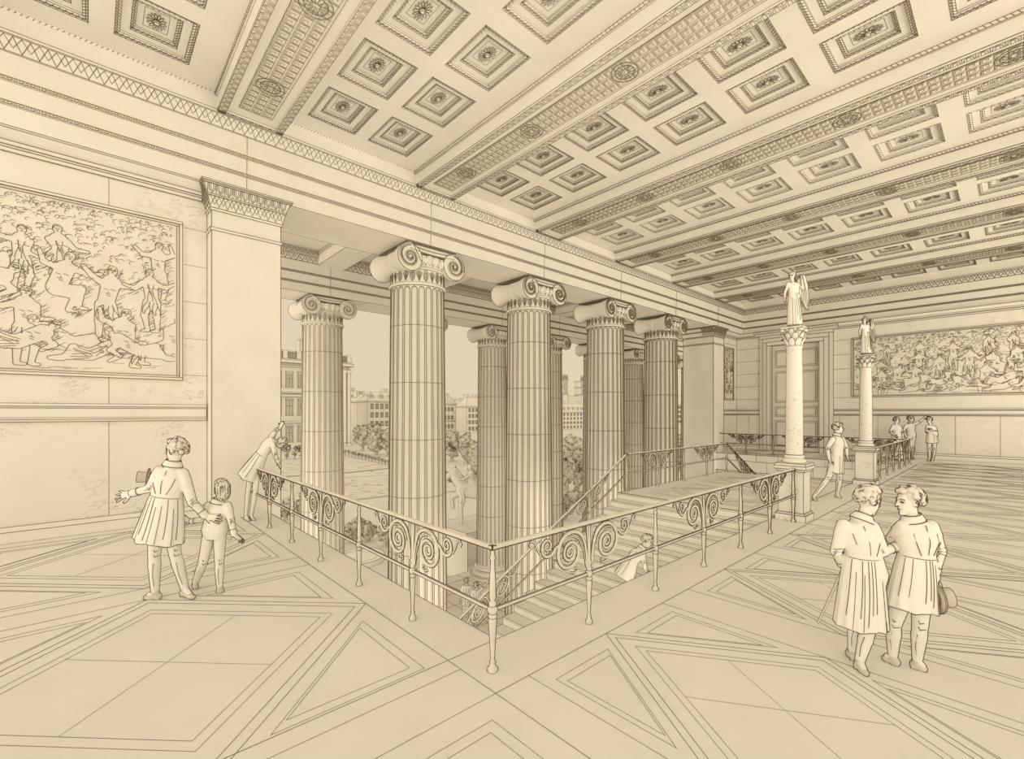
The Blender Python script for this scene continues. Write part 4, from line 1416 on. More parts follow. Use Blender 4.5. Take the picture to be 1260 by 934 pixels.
        if hem:
            hcn, ha, hr = hem['c'], hem['a'], hem.get('r', rh)
            def skirt(t, th, k=1.0):
                ax2 = (wc - hcn).normalized()
                tt, t = t, max(t, 0.0)
                r = (rh.lerp(hr, t))
                r = (r - ax2 * r.dot(ax2)).normalized()
                f = ax2.cross(r)
                a = waist_w * s + .02 * s + (ha - waist_w * s - .02 * s) * t ** .8
                bb = (.115 * s + (ha * hem.get('flat', flat) - .115 * s) * t ** .8)
                pl = 1 + wave * (.25 + t) * math.cos(th * hem.get('n', 11)) if t > .03 else 1
                c = wc.lerp(hcn, tt) + Vector(hem.get('bulge', (0, 0, 0))) * math.sin(t * math.pi) + UP * (.012 * s * math.cos(th * 5 + 1) * t)
                return c + (r * a * math.cos(th) + f * bb * math.sin(th)) * pl * k
            b.loft([[skirt(t, 2 * math.pi * k / 66) for k in range(66)] for t in (-.04, .03, .12, .25, .4, .55, .7, .85, .97, 1.0)])
        o = remeshed(b, voxel, 3)
        if skirt:
            for deg in pleats:
                th = math.radians(deg if back else deg - 180)
                g_ = math.sin(deg * 12.9898) * 43758.5
                g_ -= math.floor(g_)
                t0, t1 = (.04, .55 + .4 * g_) if g_ > .45 else (.35 * g_ + .1, .98)
                o.line([skirt(t0 + (t1 - t0) * t, th + .06 * g_ * math.sin(3 * t), 1.01) for t in (0, .2, .4, .6, .8, 1)], lw * (.38 + .3 * g_))
            if hem.get('seam', True):
                o.line([skirt(.02, math.radians(a if back else a - 180), 1.02) for a in range(190, 352, 10)], lw * .55)
        if coat == 'frock':
            fb = spine.cross(rs) * (-1)
            if back:
                o.line([sm + spine * .03 * s + fb * .09 * s, hm.lerp(sm, .75) + fb * .136 * s, hm.lerp(sm, .5) + fb * .12 * s], lw * .6)
                for q in (-1, 1):
                    o.line([sm + rs * q * shw * .8 + fb * .085 * s - spine * .05 * s, hm.lerp(sm, .72) + rs * q * .10 * s + fb * .112 * s, hm.lerp(sm, .48) + rs * q * .055 * s + fb * .11 * s], lw * .6)
        # creases in the bends of the sleeves
        if coat != 'dress_bare':
            for q in ('L', 'R'):
                e_ = J['el' + q]
                view = (Vector(EYE) - e_).normalized()
                ax3 = (J['wr' + q] - J['sh' + q]).normalized()
                sd = ax3.cross(view).normalized()
                for k in (-.04, 0, .035):
                    o.line([e_ + ax3 * k * s + sd * .045 * s * (-1) + view * .02 * s, e_ + ax3 * (k * .5) * s + view * .056 * s, e_ + ax3 * (k + .02) * s + sd * .02 * s + view * .05 * s], lw * .55)
        o.build('dress' if coat == 'dress_bare' else 'tunic' if coat == 'tunic' else 'coat', cloth_mat, root, ink=None, contour=lw, smooth=True, line_mat=M_INKDARK)
    if trousers:
        b = MB()
        b.loft([ring(hm - spine * .12 * s, rh, .13 * s, .1 * s), ring(hm - spine * .02 * s, rh, .172 * s, .13 * s), ring(hm.lerp(sm, .28), rh, .15 * s, .115 * s)])
        for q in ('L', 'R'):
            hip, kn, an = J['hip' + q], J['kn' + q], J['an' + q]
            cf = kn.lerp(an, .3)
            b.capsule(hip, kn, .092 * s * scale_leg, .060 * s); b.capsule(kn, cf, .058 * s, .062 * s); b.capsule(cf, kn.lerp(an, .95), .062 * s, .040 * s)
        o = remeshed(b, voxel, 3)
        for q in ('L', 'R'):
            kn, an = J['kn' + q], J['an' + q]
            v = (Vector(EYE) - kn).normalized()
            sd = v.cross(UP).normalized()
            for dz, a in ((.035, -.03), (-.02, -.045)):
                o.line([kn + UP * dz * s + sd * a * s + v * .055 * s, kn + UP * (dz - .015) * s + v * .076 * s, kn + UP * (dz + .01) * s + sd * .01 * s + v * .066 * s], lw * .5)
            o.line([kn.lerp(an, .25) + v * .066 * s + sd * .012 * s, kn.lerp(an, .55) + v * .060 * s + sd * .02 * s, kn.lerp(an, .85) + v * .048 * s + sd * .01 * s], lw * .5)
        o.build('trousers', cloth_mat, root, ink=None, contour=lw, smooth=True, line_mat=M_INKDARK)
    if shoes:
        for q in ('L', 'R'):
            b = MB()
            shoe(b, J['heel' + q], J['toe' + q], s, J.get('lift' + q, 0))
            b.capsule(J['an' + q], J['heel' + q] + UP * (.05 * s + J.get('lift' + q, 0)) + (J['toe' + q] - J['heel' + q]) * .1, .04 * s, .036 * s, 10)
            remeshed(b, voxel * .8, 2).build('shoe', M_LEATHER, root, ink=None, contour=lw * .9, smooth=True, line_mat=M_INKDARK)
    return root

def joints(ox, oy, k, D, floor=0.0, **pts):
    J = {}
    for n, v in pts.items():
        if n.startswith('lift'):
            J[n] = v
            continue
        px, py = ox + v[0] / k, oy + v[1] / k
        if n.startswith(('heel', 'toe')) and len(v) == 2:
            p = unproject(px, py, floor_depth(py, floor))
            J[n] = Vector((p.x, p.y, floor))
        else:
            J[n] = unproject(px, py, D + (v[2] if len(v) > 2 else 0))
    return J

def top_hat(label, c, axis, r, h, lw=.9):
    axis = axis.normalized()
    a = axis.orthogonal().normalized(); bb = axis.cross(a)
    m = MB()
    prof = [(r * 1.0, 0), (r * .93, h * .5), (r * 1.02, h * .95), (r * .98, h), (0.01, h)]
    rg = lambda rr, z: [c + axis * z + (a * math.cos(2 * math.pi * k / 24) + bb * math.sin(2 * math.pi * k / 24)) * rr for k in range(24)]
    root = thing('top_hat', tuple(c), label, 'hat', None)
    m.loft([rg(rr, z) for rr, z in prof])
    m.build('crown', M_LEATHER, root, ink=50, lw=lw * .8, contour=lw)
    m = MB()
    m.loft([rg(r * 1.02, .004), rg(r * 1.62, .012), rg(r * 1.66, .02), rg(r * 1.6, .024), rg(r * 1.02, .012)])
    m.build('brim', M_LEATHER, root, ink=50, lw=lw * .7, contour=lw)
    m = MB()
    m.loft([rg(r * 1.015, .014), rg(r * 1.01, h * .18)], caps=False)
    m.build('band', M_LEATHER, root, ink=50, lw=lw * .7)
    return root

# man with outstretched arm, and the boy beside him
K1 = (130, 530, 4.244)
J = joints(*K1, 5.39, head=(366, 102), neck=(352, 168), shL=(284, 212), shR=(402, 224, .02), elL=(232, 300, -.06), wrL=(138, 326, -.06), elR=(452, 372, .02), wrR=(522, 446, .1),
           hipL=(272, 420), hipR=(336, 420), knL=(255, 645), knR=(362, 640, .04), heelL=(272, 880), toeL=(196, 884), heelR=(404, 862), toeR=(462, 884))
person('person', 'man in a long frock coat with one arm stretched out, standing beside the boy', J, 1.06, -VR * .96 + VF * .12, voxel=.008, lw=1.1,
       hem=dict(c=unproject(130 + 279 / 4.244, 530 + 574 / 4.244, 5.39), a=.265, n=9),
       hands={'L': dict(d=-VR * 1 - UP * .2 - VF * .1, n=VF - UP * .5, thumb=1, curl=.1, spread=.3), 'R': dict(d=VR * 1 - UP * .25 + VF * .1, n=VF, thumb=-1, curl=.12, spread=.2)},
       pleats=(205, 222, 240, 255, 270, 288, 305, 325, 340))
top_hat('hat tucked under the arm of the man in the long frock coat', unproject(130 + 232 / 4.244, 530 + 243 / 4.244, 5.47), -VR * .75 + UP * .1 - VF * .45, .062, .12)
D = floor_depth(530 + 848 / 4.244)
J = joints(*K1, D, head=(602, 302), neck=(588, 365), shL=(540, 392, .03), shR=(634, 392), elL=(508, 462, .16), wrL=(448, 474, .2), elR=(655, 470, -.02), wrR=(670, 543, -.04),
           hipL=(545, 520), hipR=(596, 520), knL=(508, 690), knR=(594, 688, .03), heelL=(470, 828), toeL=(458, 812), heelR=(592, 850), toeR=(614, 842))
person('person', 'boy in a short jacket with long hair, standing beside the man with outstretched arm', J, .84, -VR * .85 + VF * .45, voxel=.0075, coat='jacket', hair='long', lw=1.05,
       hands={'L': dict(d=-VR + UP * .35, n=VF, thumb=1, curl=.2, spread=.2), 'R': dict(d=VR * .7 - UP * .5, n=-UP, thumb=1, curl=.15, spread=.25)})

# child leaning over the end of the railing
K2 = (270, 500, 6.225)
D = 9.45
J = joints(*K2, D, head=(474, 280), neck=(432, 262), shL=(400, 232, .05), shR=(405, 285, -.12), elL=(430, 188, .1), wrL=(464, 164, .2), elR=(425, 365, -.15), wrR=(448, 425, -.1),
           hipL=(262, 425, .06), hipR=(285, 435, -.06), knL=(222, 640, .05), knR=(275, 650, -.05), heelL=(196, 868), toeL=(232, 882), heelR=(236, 866), toeR=(272, 880))
J['headup'] = (VR * .75 + UP * .66)
person('child', 'child in a short belted tunic bending over the far end of the railing', J, .86, VR * .45 - UP * .75 + VF * .3, voxel=.010, coat='tunic', trousers=False, lw=1.0, hair='curls',
       hem=dict(c=unproject(270 + 222 / 6.225, 500 + 540 / 6.225, D), a=.235, n=8, seam=True, flat=.85), hands={'R': dict(d=UP * -.8 + VR * .5, n=-VR, curl=.3), 'L': dict(d=VR * .5 + UP, n=VF, curl=.15)}, pleats=(215, 240, 265, 290, 320))

# two gentlemen walking arm in arm
K3 = (1000, 590, 3.595)
J = joints(*K3, 3.92, head=(250, 92), neck=(222, 165), shL=(138, 205), shR=(262, 212, -.02), elL=(104, 318), wrL=(128, 372, .12), elR=(312, 318, -.04), wrR=(372, 296, .0),
           hipL=(215, 425), hipR=(262, 425), knL=(192, 640, .12), knR=(245, 665, .02), heelL=(182, 800), toeL=(150, 772), heelR=(200, 838), toeR=(244, 878))
person('person', 'curly-haired gentleman with a walking stick, left one of the two walking arm in arm', J, .92, VR * .93 + VF * .12 - UP * .22, voxel=.0075, lw=1.25,
       hem=dict(c=unproject(1000 + 212 / 3.595, 590 + 645 / 3.595, 3.92), a=.200, n=12, flat=.8), pleats=(205, 222, 238, 245, 255, 265, 275, 300, 330), waist_w=.125,
       hands={'R': dict(d=VR + UP * .1, n=-UP, thumb=-1, curl=.25), 'L': dict(d=VR * .5 - UP, n=VR, thumb=1, curl=.75)})
rt = thing('walking_stick', tuple(unproject(1000 + 25 / 3.595, 590 + 632 / 3.595, 3.95)), 'thin walking stick held by the left gentleman', 'cane')
m = MB()
a, b_ = unproject(1000 + 150 / 3.595, 590 + 362 / 3.595, 4.02), unproject(1000 + 24 / 3.595, 590 + 634 / 3.595, 3.95)
m.capsule(a, b_, .011, .006, 8)
m.build('stick', M_LEATHER, rt, ink=None, contour=.9)
m = MB()
m.capsule(a + UP * .01, a + UP * .03 + VR * .015, .018, .018, 8)
m.build('knob', M_LEATHER, rt, ink=None, contour=.9)
J = joints(*K3, 3.86, head=(424, 96), neck=(440, 168), shL=(402, 208), shR=(522, 208), elL=(352, 262, .12), wrL=(392, 318, .2), elR=(562, 318, -.02), wrR=(536, 425, -.02),
           hipL=(430, 425), hipR=(488, 425), knL=(358, 640, .08), knR=(474, 650), heelL=(366, 822), toeL=(304, 796), heelR=(452, 836), toeR=(510, 858))
person('person', 'gentleman holding his hat at his side, right one of the two walking arm in arm', J, .92, -VR * .95 + VF * .05 - UP * .05, voxel=.0075, lw=1.25,
       hem=dict(c=unproject(1000 + 440 / 3.595, 590 + 566 / 3.595, 3.86), a=.192, n=12, flat=.8), pleats=(200, 225, 262, 275, 285, 297, 308, 320, 335), waist_w=.12,
       hands={'R': dict(d=-UP + VR * .1, n=-VR, thumb=-1, curl=.6), 'L': dict(d=VR - UP * .3, n=-UP, curl=.4)})
top_hat('round hat hanging from the hand of the right gentleman', unproject(1000 + 540 / 3.595, 590 + 522 / 3.595, 3.80), VR * .9 - VF * .25 + UP * .1, .075, .11, 1.1)

# man walking past the first statue column
K4 = (1000, 500, 7.19)
D = floor_depth(500 + 818 / 7.19)
J = joints(*K4, D, head=(226, 192), neck=(214, 250), shL=(178, 292, -.1), shR=(258, 288, .16), elL=(130, 372, -.12), wrL=(148, 470, -.1), elR=(298, 362, .2), wrR=(304, 430, .15),
           hipL=(190, 500, -.06), hipR=(230, 500, .06), knL=(136, 640, -.05), knR=(238, 640, .05), heelL=(8, 826), toeL=(30, 842), heelR=(208, 806), toeR=(256, 818))
person('person', 'man in a knee-length coat striding past between the two statue columns', J, 1.04, VR * .9 - VF * .35, back=False, voxel=.014, lw=.95,
       hem=dict(c=unproject(1000 + 200 / 7.19, 500 + 588 / 7.19, D), a=.225, n=9), pleats=(60, 85, 110, 135, 255, 280), hands={'L': dict(d=-UP + VR * .3, n=VR, curl=.5), 'R': dict(d=-UP + VR * .2, n=VR, curl=.5)})

# group by the far wall
K5 = (1060, 496.5, 8.49)
D = 21.2
J = joints(*K5, D, head=(368, 172), neck=(366, 212), shL=(335, 232), shR=(398, 238), elL=(300, 295), wrL=(340, 330, -.1), elR=(425, 300), wrR=(440, 370), hipL=(350, 350), hipR=(390, 350), knL=(350, 460), knR=(392, 460),
           heelL=(345, 580), toeL=(340, 590), heelR=(395, 580), toeR=(400, 590))
person('person', 'woman in a wide-sleeved long dress by the far railing corner', J, 1.03, VR * .6 - VF * .6, back=False, voxel=.018, lw=.85, coat='dress', trousers=False,
       hem=dict(c=unproject(1060 + 370 / 8.49, 496.5 + 575 / 8.49, D), a=.31, n=9), pleats=(60, 85, 110, 255, 280, 300), group=None)
J = joints(*K5, D, head=(514, 158), neck=(512, 196), shL=(468, 228), shR=(550, 216), elL=(438, 292), wrL=(474, 350), elR=(604, 196), wrR=(650, 152), hipL=(500, 330), hipR=(545, 330), knL=(505, 455), knR=(535, 450),
           heelL=(500, 580), toeL=(522, 592), heelR=(520, 575), toeR=(545, 585))
person('person', 'man pointing with a raised arm beside the far railing corner', J, 1.03, VR * .8 - VF * .3, back=True, voxel=.018, lw=.85, coat='jacket', hands={'R': dict(d=VR + UP * .6, n=VF, curl=.1)})
D = 20.55
J = joints(1060, 498, 8.49, D, head=(706, 158), neck=(720, 200), shL=(690, 225), shR=(766, 240), elL=(682, 285), wrL=(740, 275, -.15), elR=(786, 320), wrR=(730, 262, -.15), hipL=(715, 345), hipR=(758, 345), knL=(706, 460), knR=(762, 465),
           heelL=(712, 590), toeL=(690, 594), heelR=(748, 588), toeR=(730, 596))
person('person', 'man with folded arms and draped cloak standing against the far wall', J, 1.03, -VR * .7 - VF * .3, back=False, voxel=.018, lw=.85, coat='tunic', trousers=True,
       hem=dict(c=unproject(1060 + 738 / 8.49, 496.5 + 410 / 8.49, D), a=.23, n=7), pleats=(80, 110, 255, 280))

# figure bending on the stairs
D = 9.05
K6 = (730, 640, 9.34)
J = joints(*K6, D, head=(620, 240), neck=(566, 312), shL=(500, 345, .12), shR=(560, 372, -.1), elL=(570, 450, .2), wrL=(610, 540, .25), elR=(585, 478, -.12), wrR=(595, 566, -.1),
           hipL=(392, 520, .1), hipR=(400, 540, -.08), knL=(470, 620, .1), knR=(445, 640, -.12), heelL=(330, 720, .05), toeL=(380, 735, .05), heelR=(300, 780, -.1), toeR=(350, 790, -.1))
n_tread = lambda x: -.163 * (int((LX0 - x) / .32) + 1)
for q in ('heelL', 'toeL', 'heelR', 'toeR'):
    J[q].z = n_tread(J[q].x)
for q in 'LR':
    J['heel' + q].z = J['toe' + q].z
person('person', 'crouching figure climbing the stair flight, seen through the railing', J, .95, VR * .75 - VF * .35 - UP * .25, back=True, voxel=.013, lw=.9, coat='frock', hem=dict(c=unproject(730 + 350 / 9.34, 640 + 655 / 9.34, D), a=.26, n=7), pleats=(215, 245, 270, 300, 330),
       hands={'R': dict(d=-UP + VR * .5, n=-VR, curl=.3)})

# two men far below in the portico
K7 = (530, 560, 4.06)
D = FPX * (EYEZ - ZP) / (762 - HY)
J = joints(*K7, D, ZP, head=(180, 628), neck=(178, 645), shL=(160, 657), shR=(198, 657), elL=(148, 690), wrL=(146, 715), elR=(205, 690), wrR=(206, 715), hipL=(168, 725), hipR=(190, 725), knL=(166, 770), knR=(180, 770),
           heelL=(164, 815), toeL=(160, 826), heelR=(182, 815), toeR=(186, 826))
person('person', 'man in a tailcoat standing far below in the portico, behind the pointing man', J, 1.0, VR * .5 + VF, voxel=.02, lw=.75, hem=dict(c=unproject(530 + 178 / 4.06, 560 + 750 / 4.06, D), a=.19, n=7), pleats=(225, 255, 285, 315))
D = FPX * (EYEZ - ZP) / (770.5 - HY)
J = joints(*K7, D, ZP, head=(229, 650), neck=(229, 667), shL=(210, 679), shR=(246, 677), elL=(200, 712), wrL=(198, 740), elR=(262, 660), wrR=(280, 640), hipL=(218, 750), hipR=(240, 750), knL=(215, 800), knR=(234, 800),
           heelL=(212, 848), toeL=(208, 858), heelR=(234, 850), toeR=(240, 860))
person('person', 'man pointing with raised arm far below in the portico', J, 1.0, VR * .6 + VF, voxel=.02, lw=.75, hem=dict(c=unproject(530 + 229 / 4.06, 560 + 785 / 4.06, D), a=.19, n=7), pleats=(225, 255, 285, 315), hands={'R': dict(d=VR + UP * .6, n=VF, curl=.1)})

# winged statues on the slender columns
def victory(cx, cy, label):
    base = Vector((cx, cy, 3.94))
    s = .63
    Q = lambda r, f, z: base + (VR * r + VF * f) * s + UP * (z * s)
    e = thing('winged_statue', tuple(base), label, 'statue', 'winged statues on the columns')
    m = MB()
    m.lathe([(.13, 0), (.13, .02), (.12, .03)], tuple(base), 20)
    m.build('plinth', M_STONE, e, lw=.6)
    J = dict(head=Q(-.10, -.04, 1.66), neck=Q(-.06, 0, 1.52), shL=Q(-.20, -.02, 1.42), shR=Q(.12, .02, 1.42), elL=Q(-.34, -.06, 1.12), wrL=Q(-.42, -.18, .92), elR=Q(.26, -.05, 1.25), wrR=Q(.12, -.2, 1.52),
             hipL=Q(-.10, 0, .95), hipR=Q(.10, 0, .95), knL=Q(-.10, -.04, .5), knR=Q(.1, 0, .5), heelL=Q(-.1, 0, .05), toeL=Q(-.16, -.16, .05), heelR=Q(.1, .02, .05), toeR=Q(.12, -.16, .05))
    person('figure', None, J, s, -VR * .7 - VF * .6, back=False, voxel=.009, lw=.8, coat='dress_bare', trousers=False, shoes=False, hair='curls', body_mat=M_STONE, cloth_mat=M_STONE, hair_mat=M_STONE,
           hem=dict(c=Q(.02, 0, .08), a=.22 * s, n=9, flat=.85, seam=True), pleats=(50, 70, 88, 105, 125, 145), parts_only=e)
    for sx, f0 in ((1, .14), (-1, .22)):
        m = MB()
        if sx == 1:
            out = [(.10, 1.38), (.2, 1.62), (.34, 1.78), (.44, 1.72), (.52, 1.4), (.55, 1.0), (.53, .6), (.44, .68), (.36, .85), (.26, 1.05), (.14, 1.2)]
        else:
            out = [(-.02, 1.38), (.05, 1.66), (.1, 1.95), (.15, 1.96), (.19, 1.7), (.2, 1.4), (.2, 1.05), (.16, .8), (.12, .95), (.06, 1.15)]
        a = [Q(x, f0 - .02, z) for x, z in out]
        b2 = [Q(x, f0 + .03, z) for x, z in out]
        n = len(out)
        m.add(a + b2, [tuple(range(n))[::-1], tuple(range(n, 2 * n))] + [(i, (i + 1) % n, n + (i + 1) % n, n + i) for i in range(n)])
        for i in range(5):
            t = i / 5
            p0 = Vector(out[2]).lerp(Vector(out[1]), t); p1 = Vector(out[6]).lerp(Vector(out[-2]), t)
            m.line([Q(p0.x, f0 - .022, p0.y), Q((p0.x + p1.x) / 2 + .04, f0 - .022, (p0.y + p1.y) / 2), Q(p1.x, f0 - .022, p1.y)], .6)
        m.build('wing', M_STONE, e, lw=.75)
victory(10.69, 3.06, 'winged statue on the nearest slender column, in front of the tall door')
victory(17.45, 3.06, 'winged statue on the farther slender column, before the long painting')
# ------------------------------------------------------------------ wall paintings: generic figures, drawn as lines on the plaster
def fresco(label, O, U, N, w, h, seed, size, lw, margin=.1):
    q = random.Random(seed)
    O, U, N = Vector(O), Vector(U), Vector(N)
    V = Vector((0, 0, 1))
    e = thing('wall_painting', O + U * (w / 2), label, 'painting', 'wall paintings')
    m = MB()
    for d0, d1, ex in ((0, .05, 0), (.05, .09, 0)):
        t = .05 if d0 == 0 else .025
        for a, b, c, d in ((d0, d0, w - d0, d1), (d0, h - d1, w - d0, h - d0), (d0, d1, d1, h - d1), (w - d1, d1, w - d0, h - d1)):
            m.frame_box(O + U * a + V * b, U * (c - a), V * (d - b), N * t)
    m.build('frame', M_STONE, e, lw=lw * 1.2)
    m = MB()
    m.frame_box(O + U * .09 + V * .09, U * (w - .18), V * (h - .18), N * .012)
    P = lambda x, y: O + U * x + V * y + N * .0135
    figs = []
    def figure(cx, cy, H, kind):
        c = []          # capsules
        fl = q.choice((-1, 1))
        A = lambda x0, y0, x1, y1, r0, r1: c.append((cx + fl * x0 * H, cy + y0 * H, cx + fl * x1 * H, cy + y1 * H, r0 * H, r1 * H))
        ln = q.uniform(-.05, .08)
        if kind == 'stand':
            A(0, .0, ln, .30, .085, .10); A(ln, .34, ln, .40, .04, .03); A(ln + .01, .455, ln + .012, .475, .055, .05)
            A(-.04, -.02, -.06, -.25, .07, .05); A(-.06, -.25, -.07, -.47, .045, .03); A(-.07, -.48, -.0, -.49, .025, .02)
            A(.05, -.02, .10, -.24, .07, .05); A(.10, -.24, .06, -.47, .045, .03); A(.06, -.48, .13, -.49, .025, .02)
            bx = ln
        elif kind == 'sit':
            A(0, 0, ln + .02, .28, .095, .10); A(ln + .03, .32, ln + .04, .38, .04, .03); A(ln + .06, .43, ln + .065, .45, .055, .05)
            A(.02, -.02, .24, .02, .08, .055); A(.24, .02, .22, -.22, .05, .03); A(.22, -.23, .3, -.24, .025, .02)
            A(.0, -.03, .2, -.07, .075, .055); A(.2, -.07, .12, -.27, .05, .03); A(.12, -.28, .2, -.29, .025, .02)
            bx = ln + .02
        else:
            A(0, 0, -.22, .14, .09, .10); A(-.26, .17, -.3, .2, .04, .03); A(-.33, .25, -.335, .265, .055, .05)
            A(.02, -.01, .22, .08, .075, .055); A(.22, .08, .34, -.1, .05, .03); A(.34, -.11, .42, -.12, .025, .02)
            A(.02, -.03, .26, -.06, .075, .05); A(.26, -.06, .48, -.1, .045, .03)
            A(-.2, .1, -.32, -.02, .045, .035); A(-.32, -.02, -.2, -.1, .035, .025)
            bx = None
        if bx is not None:
            for s in (-1, 1):
                a1 = q.uniform(-2.4, .6)
                ex, ey = bx + s * .1 + s * .16 * math.cos(a1) * .7, .27 + .16 * math.sin(a1)
                a2 = a1 + q.uniform(.2, 1.6)
                A(bx + s * .1, .28, ex, ey, .045, .035)
                A(ex, ey, ex + s * .15 * math.cos(a2), ey + .15 * math.sin(a2), .033, .022)
        return c
    def sdf(c, X, Y):
        out = None
        for x0, y0, x1, y1, r0, r1 in c:
            dx, dy = x1 - x0, y1 - y0
            L = dx * dx + dy * dy + 1e-9
            t = np.clip(((X - x0) * dx + (Y - y0) * dy) / L, 0, 1)
            d = np.hypot(X - x0 - dx * t, Y - y0 - dy * t) - (r0 + (r1 - r0) * t)
            if out is None:
                out = d
            else:
                k = .016 * size
                hh = np.clip(.5 + .5 * (out - d) / k, 0, 1)
                out = out * (1 - hh) + d * hh - k * hh * (1 - hh)
        return out
    rows = ((.62, .8, 'stand', .95), (.45, 1.0, None, 1.05), (.24, 1.15, None, 1.1), (.16, .9, 'lie', 1.0))
    for fy, dens, kd, sc in rows:
        n = max(2, int(w / (size * .46) * dens * .8))
        for i in range(n):
            H = size * sc * q.uniform(.88, 1.08)
            figs.append(figure(w * (i + .5 + q.uniform(-.25, .25)) / n, h * fy + q.uniform(-.05, .05) * h, H, kd or q.choice(('stand', 'sit', 'sit', 'lie'))))
    def clip(x, y):
        return margin + .02 < x < w - margin - .02 and margin + .02 < y < h - margin - .02
    segs = []
    for i, c in enumerate(figs):
        xs = [v for k in c for v in (k[0], k[2])]
        ys = [v for k in c for v in (k[1], k[3])]
        x0, x1, y0, y1 = min(xs) - .15 * size, max(xs) + .15 * size, min(ys) - .15 * size, max(ys) + .15 * size
        st = size / 70
        gx, gy = np.arange(x0, x1, st), np.arange(y0, y1, st)
        X, Y = np.meshgrid(gx, gy)
        D = sdf(c, X, Y)
        new = []
        for tri in (0, 1):
            a, b2, cc = (D[:-1, :-1], D[:-1, 1:], D[1:, 1:]) if tri == 0 else (D[:-1, :-1], D[1:, 1:], D[1:, :-1])
            pa = (X[:-1, :-1], Y[:-1, :-1])
            pb = (X[:-1, 1:], Y[:-1, 1:]) if tri == 0 else (X[1:, 1:], Y[1:, 1:])
            pc = (X[1:, 1:], Y[1:, 1:]) if tri == 0 else (X[1:, :-1], Y[1:, :-1])
            vals, ps = (a, b2, cc), (pa, pb, pc)
            for k in range(3):
                j, l = (k + 1) % 3, (k + 2) % 3
                mk = ((vals[k] > 0) != (vals[j] > 0)) & ((vals[k] > 0) != (vals[l] > 0))
                v0, v1, v2 = vals[k][mk], vals[j][mk], vals[l][mk]
                t1, t2 = v0 / (v0 - v1), v0 / (v0 - v2)
                g_ = lambda p, u, t: p[0][mk] * (1 - t) + u[0][mk] * t
                g2 = lambda p, u, t: p[1][mk] * (1 - t) + u[1][mk] * t
                new += list(zip(g_(ps[k], ps[j], t1), g2(ps[k], ps[j], t1), g_(ps[k], ps[l], t2), g2(ps[k], ps[l], t2)))
        # drapery folds along the limbs, hair
        robed = i % 3 != 0
        for x0_, y0_, x1_, y1_, r0, r1 in c:
            if robed and r0 > .055 * size and r0 < .085 * size:
                for s in (-.45, .1, .5):
                    dx, dy = x1_ - x0_, y1_ - y0_
                    l = math.hypot(dx, dy) + 1e-6
                    ox, oy = -dy / l * s * r0, dx / l * s * r0
                    pts = [(x0_ + dx * t + ox + .02 * size * math.sin(5 * t + s * 9), y0_ + dy * t + oy) for t in (0, .3, .6, .9)]
                    new += [(p[0], p[1], r[0], r[1]) for p, r in zip(pts, pts[1:])]
        hx, hy = c[2][0], c[2][1]
        tx, ty = (c[0][0] + c[0][2]) / 2, (c[0][1] + c[0][3]) / 2
        for dx, dy, l in ((-.05, .06, .05), (.03, .06, .05), (-.02, -.03, .04), (-.03, 0, .05), (0, .02, .0)):
            new.append((tx + dx * size, ty + dy * size, tx + (dx + l) * size, ty + (dy - .015) * size))
        for dx, dy, l in ((-.025, .008, .018), (.01, .008, .018), (-.012, -.028, .022), (-.002, .0, .006)):
            new.append((hx + dx * size, hy + dy * size, hx + (dx + l) * size, hy + (dy + (-.018 if l < .01 else 0)) * size))
        for k in range(5):
            a = q.uniform(.2, 2.9)
            r = .04 * size
            new.append((hx + r * math.cos(a), hy + r * math.sin(a), hx + r * 1.2 * math.cos(a + .6), hy + r * 1.2 * math.sin(a + .6)))
        if segs:
            S_ = np.array(segs)
            keep = sdf(c, (S_[:, 0] + S_[:, 2]) / 2, (S_[:, 1] + S_[:, 3]) / 2) > -.004
            segs = [tuple(r) for r in S_[keep]]
        segs += new
    bgl, hat = [], []
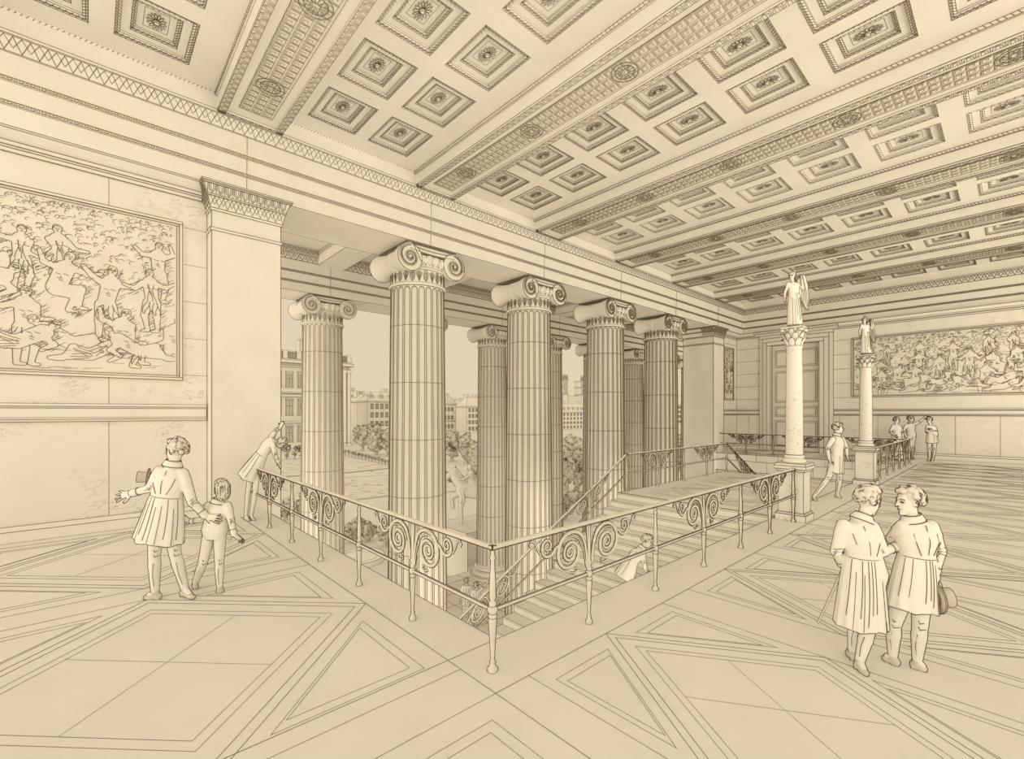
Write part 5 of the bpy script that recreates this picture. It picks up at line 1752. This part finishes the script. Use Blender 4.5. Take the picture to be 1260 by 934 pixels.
    for i in range(int(w * h * 75 / size)):
        x, y = q.uniform(.15, w - .15), h * (1 - q.random() ** 1.7 * .45) - .12
        r = size * q.uniform(.018, .045)
        k0 = q.uniform(0, 2)
        pts = [(x + r * math.cos(k0 + a), y + r * .8 * math.sin(k0 + a)) for a in (0, .7, 1.4, 2.1, 2.8)]
        bgl += [(p[0], p[1], s[0], s[1]) for p, s in zip(pts, pts[1:])]
    for i in range(int(w * h * 260 / size)):
        x, y = q.uniform(.15, w - .2), q.uniform(.12 * h, .75 * h)
        l = size * q.uniform(.03, .07)
        hat.append((x, y, x + l, y + l * .8))
    for i in range(int(w * 14 / size)):
        x, y = q.uniform(.12, w - .4), q.uniform(.12, .2 * h)
        bgl.append((x, y, x + q.uniform(.1, .3) * size, y + q.uniform(-.03, .03) * size))
    B = np.array(bgl)
    mk = np.ones(len(B), bool)
    for c in figs:
        mk &= sdf(c, (B[:, 0] + B[:, 2]) / 2, (B[:, 1] + B[:, 3]) / 2) > 0
    Hh = np.array(hat)
    near = np.full(len(Hh), 9.0)
    for c in figs:
        near = np.minimum(near, sdf(c, (Hh[:, 0] + Hh[:, 2]) / 2 - .03 * size, (Hh[:, 1] + Hh[:, 3]) / 2 + .02 * size))
        near = np.where(sdf(c, (Hh[:, 0] + Hh[:, 2]) / 2, (Hh[:, 1] + Hh[:, 3]) / 2) < 0, 9.0, near)
    for arr, k in ((np.array(segs), 1.0), (B[mk], .7), (Hh[near < .035 * size], .6)):
        for x0, y0, x1, y1 in arr:
            if clip(x0, y0) and clip(x1, y1):
                m.line([P(x0, y0), P(x1, y1)], lw * k)
    m.build('canvas', M_FRESCO, e, ink=None)
fresco('large framed figure painting on the near left wall', (-2.6, YW, 2.84), (1, 0, 0), (0, -1, 0), 3.99, 3.19, 3, 1.25, .62)
fresco('long framed figure painting on the far wall behind the statue columns', (XF, 5.66, 2.95), (0, -1, 0), (-1, 0, 0), 9.4, 3.05, 11, 1.35, .5)
fresco('narrow upright painting beside the far pier', (27.1, YW, 2.9), (1, 0, 0), (0, -1, 0), 1.35, 3.1, 5, .9, .45)
